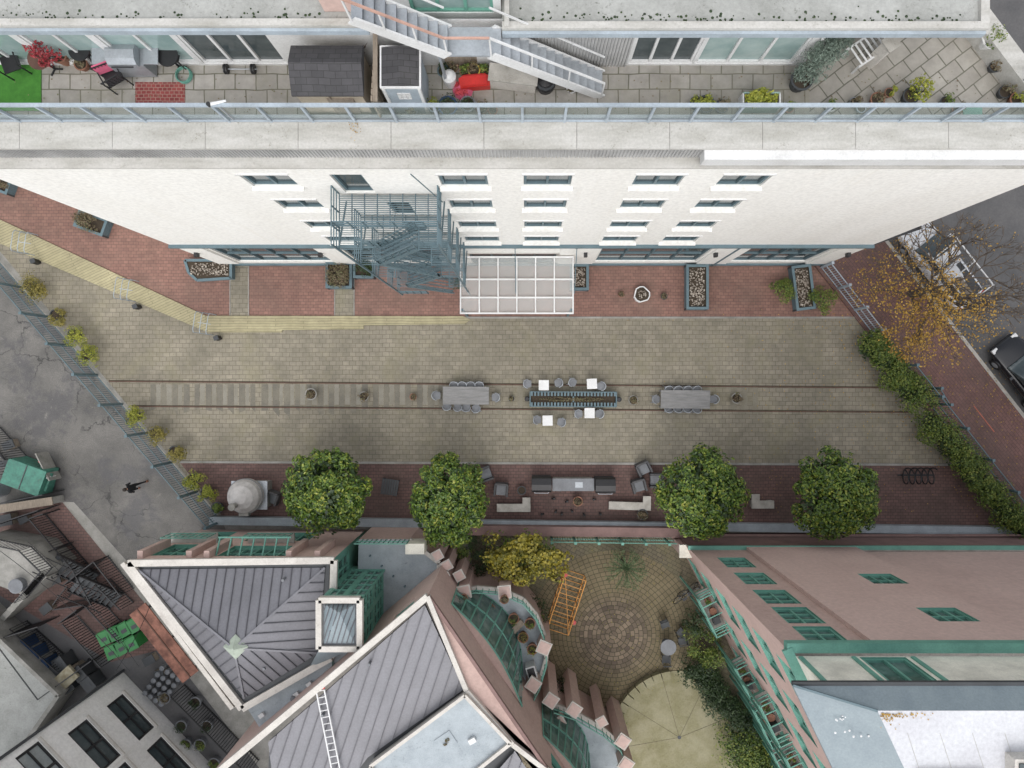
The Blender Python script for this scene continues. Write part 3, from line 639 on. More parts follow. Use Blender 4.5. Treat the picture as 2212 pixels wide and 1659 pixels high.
def hedge(u0,v0,u1,v1,w,h,n,mat=hedgem,name='hedge',z0=0):
    a=P(u0,v0,z0);b=P(u1,v1,z0); L=(b-a).length; mb=MB(); k=max(2,int(L/.42))
    for i in range(k):
        p=a.lerp(b,(i+.5)/k); q=random.uniform(.72,1.2)
        mb.cyl((p.x,p.y,z0),(p.x+.1,p.y,z0+h*.7),.03,.015,bark,5)
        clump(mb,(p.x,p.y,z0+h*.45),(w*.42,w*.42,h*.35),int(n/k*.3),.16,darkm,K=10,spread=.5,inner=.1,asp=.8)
        clump(mb,(p.x+random.uniform(-.22,.22),p.y+random.uniform(-.22,.22),z0+h*.55),(w*.62*q,w*.62*q,h*.5*q),int(n/k),.12,mat,K=12,spread=.42)
    return mb.obj(name)
hedge(1862,735,1962,862,1.7,1.8,8500); hedge(1985,905,2195,1150,1.6,1.8,12500)
for u,v,r,m in((68,622,28,olivem),(80,632,18,olivem),(125,686,20,olivem),(163,728,22,limem),(191,770,25,limem),(293,903,24,limem),(338,940,22,olivem),(379,978,20,olivem),(418,1037,22,limem),(447,1066,20,limem),(470,1098,10,hedgem)):
    pot(u+6,v-4,12,darkgrey,None,h=.45,name='planter_pot'); shrub(u,v,r*1.15,'potted_shrub',m,.4,.8,900,.09)
# ================================================================ PINK BUILDING (right)
PB=empty('pink_apartment_building')
B0=(8.0,-8.2); ZR=19.4
def gh(x0,x1,z0,z1,g=glassg,mu=(1,2)): return (x0-8.0,x1-8.0,z0,z1,g,mu)
mb=MB()
mb.wallh(B0,(1,0),(0,1),2.75,3.6,17.0,[gh(8.9,10.2,z-.95,z+.85) for z in(6.2,8.9,11.5,13.7,15.8)],pink2,.14,glassg,teal,fw=.12,rev=teal)
mb.wallh((10.75,-8.05),(1,0),(0,1),5.35,3.6,17.0,[(13.9-10.75,15.3-10.75,z-.7,z+.8,glassg,(2,1)) for z in(9.4,14.0)],pink,.14,glassg,teal,fw=.1,rev=teal)
mb.quad([(10.75,-8.2,3.6),(10.75,-8.05,3.6),(10.75,-8.05,17),(10.75,-8.2,17)],pink)
mb.wallh((16.1,-8.3),(1,0),(0,1),16,3.6,17.0,[(a,a+1.3,z-.55,z+.75,glassg,(1,0)) for z in(9.4,14.0) for a in (7,11)],pink,.14,glassg,teal,fw=.1,rev=teal)
mb.quad([(16.1,-8.05,3.6),(16.1,-8.3,3.6),(16.1,-8.3,17),(16.1,-8.05,17)],pink2)
mb.wallh((8.0,-8.12),(1,0),(0,1),24.1,0,3.6,[],mauve); mb.box((20,-8.1,3.66),(24.2,.2,.12),teal); mb.box((20,-7.98,1.3),(24,.1,.08),mauve)
mb.box((20.1,-8.12,16.95),(24.3,.3,.3),teal)
mb.wallh((8.2,-8.35),(1,0),(0,1),23.9,17.11,ZR,[(1.9,3.3,17.2,19.2,glassg,(1,0)),(9.5,10.6,17.2,19.2,glassg,(1,0))],cream,.12,glassg,teal,fw=.12,rev=teal)
for x in(8.3,9.9,11.7,17.5,19.2): mb.box((x,-8.33,18.3),(.13,.06,2.1),teal)
mb.obj('north_facade',PB)
w=Vector((.44,-.898,0)); w.normalize(); wn=Vector((w.y,-w.x,0))
if wn.x>0: wn=-wn
mb=MB(); hs=[]
for k in range(6):
    for z in(1.5,4.3,7.1,9.8,12.5,15.2): hs.append((1.2+k*2.6,2.8+k*2.6,z-.8,z+.9,glassg,(1,1)))
mb.wallh((8.0,-8.2),(w.x,w.y),(wn.x,wn.y),17,0,17.0,hs,pink2,.16,glassg,teal,fw=.12,rev=teal)
mb.wallh((8.2,-8.35),(w.x,w.y),(wn.x,wn.y),17,17.01,ZR,[],cream)
mb.bar((7.95,-8.15,17.05),(7.95+w.x*17,-8.15+w.y*17,17.05),.3,.14,teal)
mb.obj('west_facade',PB)
mb=MB()
for s0,s1,o,z in((2.2,4.2,.75,3.2),(6.0,7.8,.6,3.2),(8.2,10.2,.7,3.2),(10.4,12.4,.8,3.2),(12.6,14.8,.9,3.2),(6.6,8.6,.6,6.0),(9.2,11.2,.6,6.0)):
    a=Vector((8,-8.2,0))+w*s0; b=Vector((8,-8.2,0))+w*s1; c_=b+wn*o; d_=a+wn*o
    mb.prism([(a.x,a.y),(b.x,b.y),(c_.x,c_.y),(d_.x,d_.y)],z-.15,z,teal,conc)
    for h_ in(.35,.7,1.05):
        for p,q in((a,d_),(d_,c_),(c_,b)): mb.bar(p+Vector((0,0,z+h_)),q+Vector((0,0,z+h_)),.05,.05,teal)
    for k in range(14): p=d_.lerp(c_,k/13); mb.box((p.x,p.y,z+.5),(.025,.025,1),teal)
    for p in(d_,c_,(c_+d_)/2): mb.box((p.x,p.y,z/2+.5),(.09,.09,z+1.0),teal,math.atan2(w.y,w.x))
    for t in(.2,.5,.8): mb.bar(a.lerp(b,t)+Vector((0,0,z+1.07)),d_.lerp(c_,t)+Vector((0,0,z+1.07)),.05,.05,teal)
    clump(mb,(a+wn*.3)+w*.5+Vector((0,0,z+.3)),(.25,.25,.25),120,.1,hedgem,K=6)
    mb.lathe((a+wn*.3)+w*.5+Vector((0,0,z)),[(.12,0),(.17,.25)],terraco,10); mb.lathe((a+wn*.3)+w*1.1+Vector((0,0,z)),[(.15,0),(.19,.25)],terraco,10)
    mb.box(((b+wn*.35)-w*.5)+Vector((0,0,z+.25)),(.35,.35,.4),darkgrey,.4)
mb.obj('balconies',PB)
mb=MB()
o1=[(7.25,-8.25),(32,-8.25),(32,-26),(15.8,-26)]; i1=[(XY(1895,1535,20.0)),(32,XY(0,1535,20)[1]),(32,-25),(0,0)]
i1[3]=(XY(1895,1535,20)[0]+7.6,-25)
for i in range(4):
    a,b=o1[i],o1[(i+1)%4]; c_,d_=i1[(i+1)%4],i1[i]; mb.quad([(*a,19.45),(*b,19.45),(*c_,20.0),(*d_,20.0)],slateroof)
mb.prism(o1,19.3,19.449,slateroof)
mb.quad([(x,y,20.004) for x,y in i1],whiteroof)
A=Vector((*o1[0],19.5)); Bq=Vector((*i1[0],20.03)); mb.bar(A,Bq,.06,.05,slate)
for k in range(1,6):
    t=k*.13; a=Vector((*o1[0],19.47)).lerp(Vector((*o1[3],19.47)),t); b=Vector((*i1[0],20.02)).lerp(Vector((*i1[3],20.02)),t+.02); mb.bar(a,b,.03,.04,seamrib)
mb.bar((7.25,-8.22,19.42),(32,-8.22,19.42),.1,.12,darkgrey)
for k in range(5): mb.bar((XY(1960+k*70,1540,20)[0],-9.3,20.009),(XY(2010+k*70,1659,20)[0],-11.2,20.009),.012,.004,coping)
q=P(2195,1640,20); mb.box((q.x+.3,q.y-.3,20.2),(1.2,1.0,.4),offwhite); mb.box((q.x+.3,q.y-.3,20.42),(1.0,.8,.06),glassd)
q=P(2050,1657,20); mb.box((q.x,q.y-.2,20.1),(1.8,.2,.2),rust)
for _ in range(70):
    a,b=random.random(),random.random(); mb.lathe((8.2+a*3.2,-8.5-b*.9-a*.5,19.56+b*.35),[(.015+.02*b,0),(.01,.012)],whitepaint,6)
n=90; X=rng.uniform(8.9,10.5,n)+.0; X=XY(1900,0,20)[0]+rng.exponential(.35,n); Y=XY(0,1540,20)[1]-rng.exponential(.08,n); leafquads(mb,np.c_[X,Y,np.full(n,20.03)],np.tile([0,0,6.],(n,1)),.05,orgm,.8)
mb.obj('roof',PB)
mb=MB(); q=P(1487,1190,2.6); mb.box((q.x-.1,q.y,1.3),(.55,.5,2.6),pink); mb.box((q.x-.1,q.y,2.65),(.75,.65,.14),cream); mb.obj('corner_pier',PB)
# ================================================================ BUILDING A
def seam(mb,pts,d,sp,m,rb,rw=.05):
    pts=[Vector(p) for p in pts]; mb.quad(pts,m); d=Vector((d[0],d[1])).normalized(); n=Vector((-d.y,d.x))
    os=[p.x*n.x+p.y*n.y for p in pts]; o=min(os)+sp*.5
    while o<max(os):
        hit=[]
        for i in range(len(pts)):
            a,b=pts[i],pts[(i+1)%len(pts)]; fa,fb=os[i]-o,os[(i+1)%len(pts)]-o
            if fa*fb<0: hit.append(a.lerp(b,fa/(fa-fb)))
        if len(hit)>=2: mb.bar(hit[0]+Vector((0,0,.03)),hit[1]+Vector((0,0,.03)),rw,.06,rb)
        o+=sp
BA=empty('pink_house_with_hip_roof'); ZA=6.8
mb=MB(); xl=XY(285,0,ZA)[0]
outer=[XY(278,1216,ZA),XY(722,1210,ZA),XY(716,1420,ZA),XY(524,1530,ZA)]
nx0,ny0=outer[0]; nx1,ny1=outer[1]
Ln=nx1-nx0-.1
hs=[(.3,2.2,3.6,5.9,glassg,(2,1)),(3.4,6.6,3.9,6.0,glassg,(4,1)),(.3,2.2,.6,2.8,glassg,(1,0)),(3.4,6.6,.8,2.8,glassg,(3,0))]
mb.wallh((nx0+.2,-7.95),(1,0),(0,1),Ln-.2,0,ZA-.1,hs,pink,.2,glassg,teal,fw=.1,rev=teal)
mb.wallh((nx1-.12,-7.95),(0,-1),(1,0),5.2,0,ZA-.1,[(.3,1.5,3.6,6.4,glassg,(1,2))],teal,.1,glassg,teal,fw=.12,rev=teal)
mb.quad([(outer[3][0]+.1,outer[3][1]+.1,0),(nx0+.2,-7.95,0),(nx0+.2,-7.95,ZA-.1),(outer[3][0]+.1,outer[3][1]+.1,ZA-.1)],offwhite)
mb.obj('walls',BA)
mb=MB()
for k,x in enumerate((xl+.2,xl+2.4,xl+3.2,xl+6.9,xl+8.2)): mb.box((x,-7.85,5.2),(.25,.5,2.6),pink2)
for x in(xl+1.2,xl+5.0):
    for z in(3.5,4.0,4.5): mb.bar((x-1.1,-7.45,z),(x+1.1,-7.45,z),.05,.05,teal)
    mb.box((x,-7.68,3.3),(2.3,.5,.1),conc_lt)
    for q in np.linspace(-1.1,1.1,8): mb.bar((x+q,-7.45,3.3),(x+q,-7.45,4.5),.03,.03,teal)
for k in range(7): mb.bar((xl+3.4+k*.53,-7.95,5.95),(xl+3.4+k*.53,-7.2,5.5),.06,.06,teal)
mb.bar((xl+3.3,-7.2,5.5),(xl+6.7,-7.2,5.5),.07,.07,teal)
mb.obj('north_balconies',BA)
mb=MB()
for i in range(4):
    a=Vector((*outer[i],ZA)); b=Vector((*outer[(i+1)%4],ZA)); mb.bar(a,b,.3,.2,offwhite)
mb.bar(Vector((*XY(280,1216,ZA-.3),ZA-.3))+Vector((-.3,0,0)),Vector((*XY(515,1530,ZA-.3),ZA-.3))+Vector((-.25,0,0)),.2,.15,offwhite)
e=[P(300,1230,6.75),P(702,1226,6.75),P(690,1410,6.75),P(528,1508,6.75)]; ap=P(506,1400,8.1)
for i in range(4):
    a,b=e[i],e[(i+1)%4]; dd=b-a; seam(mb,[a,b,ap],(-dd.y,dd.x),.42,seamgrey,seamrib,.035); mb.bar(a+Vector((0,0,.05)),ap+Vector((0,0,.03)),.09,.06,seamgrey)
mb.lathe(ap+Vector((0,0,-.15)),[(.55,0),(.05,.35)],M('pale_green_cap',(.42,.48,.40),.6),4)
mb.quad([P(285,1222,6.7),P(712,1218,6.7),P(706,1415,6.7),P(526,1520,6.7)],darkgrey)
for u,v in((615,1250),(575,1440)): mb.lathe(P(u,v,7.0),[(.06,-.2),(.06,.3)],midgrey,8)
mb.obj('hip_roof',BA)
mb=MB(); tz=8.6; tp=[XY(690,1295,tz),XY(778,1295,tz),XY(778,1400,tz),XY(690,1400,tz)]
tx0,ty0=tp[0]; tx1=tp[1][0]; ty1=tp[2][1]
mb.prism([(tx0+.05,ty0-.1),(tx1-.1,ty0-.1),(tx1-.1,ty1),(tx0+.05,ty1)],3,tz-.2,offwhite)
mb.wallh((tx1,ty0),(0,-1),(1,0),ty0-ty1,3.0,8.2,[(.15,1.0,3.7,5.6,glassg,(1,2)),(1.15,2.2,3.7,5.6,glassg,(1,2)),(.15,1.0,6.0,7.9,glassg,(1,2)),(1.15,2.2,6.0,7.9,glassg,(1,2))],teal,.08,glassg,teal,fw=.06)
mb.wallh((tx0,ty0),(1,0),(0,1),tx1-tx0,3.0,8.2,[(.15,.85,3.7,7.9,glassg,(1,4)),(1.0,1.8,3.7,7.9,glassg,(1,4))],teal,.08,glassg,teal,fw=.06)
for i in range(4): a=Vector((*tp[i],tz)); b=Vector((*tp[(i+1)%4],tz)); mb.bar(a,b,.24,.3,offwhite)
mb.quad([(*tp[0],tz-.05),(*tp[1],tz-.05),(*tp[2],tz-.05),(*tp[3],tz-.05)],midgrey)
ct=Vector(((tx0+tx1)/2+.1,ty0-.4,tz+.45)); cs=[Vector((tx0+.2,ty0-.2,tz)),Vector((tx1-.2,ty0-.2,tz)),Vector((tx1-.25,ty1+.2,tz)),Vector((tx0+.2,ty1+.2,tz))]
for i in range(4): seam(mb,[cs[i],cs[(i+1)%4],ct],(.35,1) if i!=0 else (0,1),.2,slateroof,seamrib,.03)
mb.add([P(690,1402,7.9),P(765,1402,7.9),P(668,1442,6.7)],[(0,1,2)],slateroof)
mb.obj('chimney_tower',BA)
mb=MB(); mb.prism([XY(528,1520,6.5),XY(690,1425,6.5),XY(800,1375,6.5),XY(835,1372,6.5),XY(572,1590,6.5)],3,6.5,offwhite,paleroof)
for u,v in((668,1478),(640,1500),(565,1545)): mb.box(P(u,v,6.6),(.25,.18,.14),whitepaint,.6)
mb.lathe(P(636,1505,6.5),[(.12,0),(.12,.25),(.03,.26)],midgrey,10)
mb.obj('valley_roof',BA)
mb=MB(); fl=[XY(775,1165,3.6),XY(885,1165,3.6),XY(950,1215,3.6),XY(940,1275,3.6),XY(860,1340,3.6),XY(770,1340,3.6)]
mb.prism(fl,0,3.6,pink,paleroof)
A=Vector((*fl[0],3.6));B=Vector((*fl[1],3.6)); 
for z in(.5,1.0): mb.bar(A+Vector((0,0,z)),B+Vector((0,0,z)),.05,.05,teal)
for k in range(12): p=A.lerp(B,k/11); mb.box((p.x,p.y,4.1),(.04,.04,1),teal)
for i in range(1,3): mb.bar((*fl[i],3.68),(*fl[i+1],3.68),.2,.2,offwhite)
mb.box(P(900,1180,3.9),(.9,.5,1.2),cream)
for k in range(4): q=P(800+k*25,1200+k*22,3.66); mb.lathe(q,[(.05,0),(.05,.12)],slate,8)
mb.obj('flat_terrace_roof',BA)
# ================================================================ BUILDING B
BB=empty('pink_house_with_curved_glazing'); ZB=9.0
N0=P(924,1287,ZB); wdir=Vector((.565,-.825,0)).normalized(); en=Vector((.825,.565,0)).normalized()
wd2=(P(560,1592,ZB)-N0); wd2.z=0; LW=wd2.length+3; wd2.normalize()
mb=MB()
mb.wallh((N0.x,N0.y),(wdir.x,wdir.y),(en.x,en.y),14,0,ZB-.1,[(9.2,10.6,6.9,8.0,glassg,(1,1))],pink2,.2,glassg,teal,rev=teal)
n2=Vector((-wd2.y,wd2.x,0)); n2=n2 if n2.y>0 else -n2
mb.wallh((N0.x,N0.y),(wd2.x,wd2.y),(n2.x,n2.y),LW,0,ZB-.1,[(1,2.2,6.9,8.3,glassg,(1,0))],pink,.15,glassg,teal)
R1=P(1008,1490,ZB); R2=P(1108,1606,ZB); R3=P(1230,1700,ZB)
far=N0+wdir*14
mb.quad([(p.x,p.y,8.9) for p in(N0,R1,R2,R3,far)],pink2)
for a,b in((N0,R1),(R1,R2),(R2,R3)): mb.bar(a+Vector((0,0,.02)),b+Vector((0,0,.02)),.2,.26,offwhite)
mb.bar(N0+en*.02+Vector((0,0,-.02)),far+en*.02+Vector((0,0,-.02)),.14,.2,mauve)
mb.bar(N0+Vector((0,0,.023)),N0+wd2*LW+Vector((0,0,.023)),.26,.26,offwhite)
mb.obj('walls',BB)
mb=MB()
a=P(918,1306,8.7);b=P(1002,1488,8.7);c_=P(795,1635,8.7);d_=P(700,1760,8.7);e_=P(600,1760,8.7);f_=P(580,1602,8.7)
mb.quad([(p.x,p.y,8.55) for p in(a,b,P(1108,1606,8.7),P(1200,1800,8.7),P(570,1800,8.7),f_)],darkgrey)
seam(mb,[Vector((p.x,p.y,8.75)) for p in(a,b,c_,d_,e_,f_)],(-.33,-1),.47,seamgrey,seamrib,.035)
fp=[(1004,1502),(1102,1606),(960,1720),(840,1720),(800,1655)]
mb.prism([XY(u,v,9.2) for u,v in fp],8.6,9.2,offwhite,paleroof)
pp=[XY(u,v,9.3) for u,v in fp]
for i in range(5): mb.bar((*pp[i],9.28),(*pp[(i+1)%5],9.28),.14,.18,offwhite)
q=P(963,1603,9.25); mb.box((q.x,q.y,9.22),(.75,.62,.03),paleroof,.6); 
clump(mb,(q.x,q.y,9.26),(.22,.22,.05),70,.08,drym,K=6)
mb.box(P(1020,1600,9.3),(.3,.2,.15),whitepaint,.5)
seam(mb,[P(1112,1622,8.8),P(1190,1740,8.8),P(1010,1740,8.8)],(-.33,-1),.45,seamgrey,seamrib,.035)
for u,v in((700,1540),(800,1430)): mb.lathe(P(u,v,8.75),[(.06,0),(.06,.3)],midgrey,8)
mb.obj('roof',BB)
mb=MB(); a=P(692,1492,8.95); b=P(733,1700,8.95); dd=(b-a).normalized(); sd=Vector((-dd.y,dd.x,0))
for s_ in(-.17,.17): mb.bar(a+sd*s_,b+sd*s_,.05,.05,whitepaint)
k=0
while k*.28<(b-a).length: mb.bar(a+dd*k*.28-sd*.17,a+dd*k*.28+sd*.17,.03,.03,whitepaint); k+=1
mb.bar(a-sd*.2-dd*.1,a+sd*.2-dd*.1,.08,.08,redp); mb.obj('roof_ladder')
mb=MB()
def bay(s0,s1,bulge,z0,z1,lean):
    K=10; lo=[];hi=[]
    for i in range(K+1):
        t=i/K; s=s0+(s1-s0)*t; o=bulge*math.sin(math.pi*t); p=N0+wdir*s+en*(o+.03); lo.append(Vector((p.x,p.y,z0))); p2=N0+wdir*s+en*(o*lean+.03); hi.append(Vector((p2.x,p2.y,z1)))
    for i in range(K):
        mb.quad([lo[i],lo[i+1],hi[i+1],hi[i]],glassg); mb.bar(lo[i],hi[i],.06,.06,teal)
        for t in(.0,.5,1.0): mb.bar(lo[i].lerp(hi[i],t),lo[i+1].lerp(hi[i+1],t),.06,.1,teal)
    mb.add(hi+[N0+wdir*((s0+s1)/2)+Vector((0,0,z1-ZB))],[(i,i+1,K+1) for i in range(K)],pink2)
bay(1.3,6.9,1.1,3.1,6.6,.35); bay(8.6,12.8,.9,3.1,6.4,.35)
mb.obj('curved_glazing',BB)
mb=MB(); tzz=3.1
def terrace(pix,piers):
    arc=[P(u,v,tzz) for u,v in pix]; s0=(arc[0]-N0).dot(wdir); s1=(arc[-1]-N0).dot(wdir)
    base=[N0+wdir*s1-en*.1,N0+wdir*s0-en*.1]
    mb.prism([(p.x,p.y) for p in arc+base],0,tzz,pink2,paleroof)
    for a,b in zip(arc[:-1],arc[1:]):
        mb.bar(a+Vector((0,0,.1)),b+Vector((0,0,.1)),.2,.2,offwhite)
        for z in(.6,1.0): mb.bar(a+Vector((0,0,z)),b+Vector((0,0,z)),.05,.05,teal)
        for t in(0,.25,.5,.75): p=a.lerp(b,t); mb.box((p.x,p.y,tzz+.55),(.03,.03,1),teal)
    for u,v,r in piers:
        p=P(u,v,4.2); mb.box((p.x,p.y,2.1),(.52,.52,4.2),pink,r); mb.box((p.x,p.y,4.25),(.64,.64,.1),offwhite,r); mb.box((p.x,p.y,4.31),(.52,.52,.04),pink,r)
terrace([(985,1275),(1030,1268),(1085,1272),(1130,1292),(1158,1325),(1176,1370),(1180,1420),(1165,1470),(1150,1500)],[(1003,1278,.2),(1090,1278,.1),(1175,1398,-.4),(1152,1478,-.6)])
terrace([(1195,1520),(1240,1535),(1300,1570),(1335,1600),(1352,1640),(1350,1700)],[(1190,1512,-.6),(1240,1532,-.6),(1345,1600,-.6),(1352,1650,-.6)])
for k,(u,v) in enumerate(((945,1200),(965,1222),(992,1244),(958,1240),(1210,1560),(1300,1560))):
    p=P(u,v,3.9); mb.box((p.x,p.y,1.9),(.42,.42,3.8),pink2,.5); mb.box((p.x,p.y,3.85),(.5,.5,.08),offwhite,.5); mb.box((p.x,p.y,3.9),(.38,.38,.04),pink,.5)
mb.obj('round_terrace',BB)
for u,v,m in((1060,1310,drym),(1110,1330,hedgem),(1130,1370,olivem),(1145,1340,hedgem),(1150,1395,limem)): pot(u,v,11,terraco,m,3.1,h=.5)
pot(1003,1288,9,terraco,drym,4.33,h=.4); pot(1090,1290,9,terraco,drym,4.33,h=.4)
mb=MB(); mb.box((0,0,.4),(.45,.6,.8),whitepaint); mb.box((0,.0,.83),(.35,.45,.06),black); put(mb,'patio_barbecue',P(1148,1440,3.1),.3)
mb=MB(); mb.box((0,0,.4),(1.6,.3,.05),timber); 
for x in(-.7,.7): mb.box((x,0,.2),(.08,.28,.4),timber)
put(mb,'timber_bench',P(1105,1362,3.1),.8)
mb=MB(); a=P(960,1160,1.2); b=P(1490,1166,1.2)
mb.bar(a+Vector((0,.35,-.6)),b+Vector((0,.35,-.6)),.5,1.2,mauve)
mb.obj('garden_wall'); fence(P(1190,1156,0),P(1480,1160,0),1.8,teal,'teal_railing',post=1.2)
# ================================================================ garden contents
mb=MB(); c=P(1128,1207,3.0); mb.cyl((c.x+.1,c.y,0),(c.x,c.y,1.3),.11,.08,bark)
for i in range(10):
    a=i*2.4; mb.cyl((c.x,c.y,1.2),(c.x+math.cos(a)*1.7,c.y+math.sin(a)*1.0,2.2+random.random()),.05,.015,bark,6)
clump(mb,c,(2.75,1.95,1.0),3800,.17,yelm,K=70,spread=.17,asp=.8,inner=.3); clump(mb,c-Vector((0,0,.7)),(2.4,1.6,.8),1500,.17,hedgem,K=30,spread=.3,inner=.2); mb.obj('yellow_leaved_tree')
for u,v,r,m,n in((1150,1320,38,darkm,900),(1165,1350,28,hedgem,500),(1515,1390,46,hedgem,1700),(1505,1345,32,darkm,900),(1540,1425,34,hedgem,900),(1330,1560,25,hedgem,400),(1020,1170,18,darkm,300),(1040,1215,30,darkm,700),(1000,1195,22,hedgem,400),(1210,1480,20,darkm,300)): shrub(u,v,r,'garden_shrub',m,0,1.4,n,.11)
hedge(1490,1430,1610,1570,1.5,1.5,7000,darkm); hedge(1585,1575,1665,1700,2.6,1.7,8000,hedgem)
mb=MB(); c=P(1345,1212,0); mb.cyl(c,c+Vector((0,0,1.3)),.16,.13,bark,10); pl=[];pn=[]
for i in range(19):
    a=i*2.4; L=.85+.4*random.random()
    for k in range(14):
        t=k/13; r=L*t; z=1.3+.55*math.sin(t*2.2)-.25*t
        for s_ in(-1,0,1): pl.append((c.x+math.cos(a+s_*.12*t)*r,c.y+math.sin(a+s_*.12*t)*r,z)); pn.append((0,0,1))
    mb.tube([(c.x+math.cos(a)*L*t,c.y+math.sin(a)*L*t,1.3+.55*math.sin(t*2.2)-.25*t) for t in(0,.5,1)],.012,darkm,4)
leafquads(mb,pl,pn,.17,MLeaf('palm_leaves',[(.04,.075,.03),(.09,.14,.06),(.16,.21,.1)]),.28); mb.obj('palm')
mb=MB(); L,Wd,h=3.0,1.15,1.1
for y in(-Wd/2,Wd/2):
    for z in(.05,h): mb.bar((-L/2,y,z),(L/2,y,z),.045,.045,orange)
    for k in range(7):
        x=-L/2+L*k/6; mb.bar((x,y,.05),(x,y,h),.035,.035,orange)
        if k<6: mb.bar((x,y,.05),(x+L/6,y,h),.025,.025,orange)
for k in range(7): x=-L/2+L*k/6; mb.bar((x,-Wd/2,h),(x,Wd/2,h),.03,.03,orange); mb.bar((x,-Wd/2,.05),(x,Wd/2,.05),.03,.03,orange)
mb.bar((-L/2,-Wd/2,h+.01),(L/2,Wd/2,h+.01),.03,.03,orange); mb.lathe((L/2,Wd/2,h),[(.12,0),(.12,.15)],redp,10); mb.lathe((-L/3,-Wd/2-.2,.2),[(.12,0),(.12,.15)],redp,10)
put(mb,'orange_scaffold_frame',P(1222,1293),math.radians(72))
mb=MB(); mb.lathe((0,0,.72),[(.42,0),(.43,.02),(.42,.04)],midgrey,20); mb.cyl((0,0,0),(0,0,.72),.03,.03,darkgrey); mb.lathe((0,0,0),[(.25,0),(.2,.03)],darkgrey,12); put(mb,'round_table',P(1438,1388))
def dchair(u,v,a):
    mb=MB(); mb.box((0,0,.44),(.42,.42,.04),darkgrey)
    for k in range(6): mb.box((-.18+.072*k,-.22,.68),(.025,.025,.45),darkgrey)
    mb.box((0,-.22,.92),(.44,.04,.05),darkgrey)
    for x in(-.2,.2):
        mb.box((x,0,.64),(.04,.42,.03),darkgrey)
        for y in(-.2,.2): mb.box((x,y,.22 if y<0 else .32),(.03,.03,.44 if y<0 else .64),darkgrey)
    put(mb,'garden_chair',P(u,v),math.radians(a))
for q in((1432,1342,200),(1468,1360,140),(1435,1417,0),(1470,1378,100)): dchair(*q)
def bicycle(u,v,a,z=0):
    mb=MB()
    for x in(-.52,.52):
        pts=[(x+.33*math.cos(t),0,.34+.33*math.sin(t)) for t in np.linspace(0,2*math.pi,19)]; mb.tube(pts,.02,black,6)
        for k in range(6): t=k*math.pi/3; mb.cyl((x,0,.34),(x+.32*math.cos(t),0,.34+.32*math.sin(t)),.004,.004,greyalu,4)
    for p,q in(((-.52,0,.34),(-.2,0,.85)),((-.2,0,.85),(.38,0,.85)),((-.1,0,.32),(.36,0,.82)),((-.1,0,.32),(-.22,0,.9)),((-.52,0,.34),(-.1,0,.32)),((.52,0,.34),(.36,0,.95))): mb.cyl(p,q,.018,.018,midgrey,6)
    mb.box((-.22,0,.95),(.26,.13,.05),black); mb.tube([(.42,-.28,.98),(.36,-.1,1.0),(.36,.1,1.0),(.42,.28,.98)],.014,black,6); put(mb,'bicycle',P(u,v,z),a)
bicycle(1490,1268,.5); bicycle(1478,1277,.7)
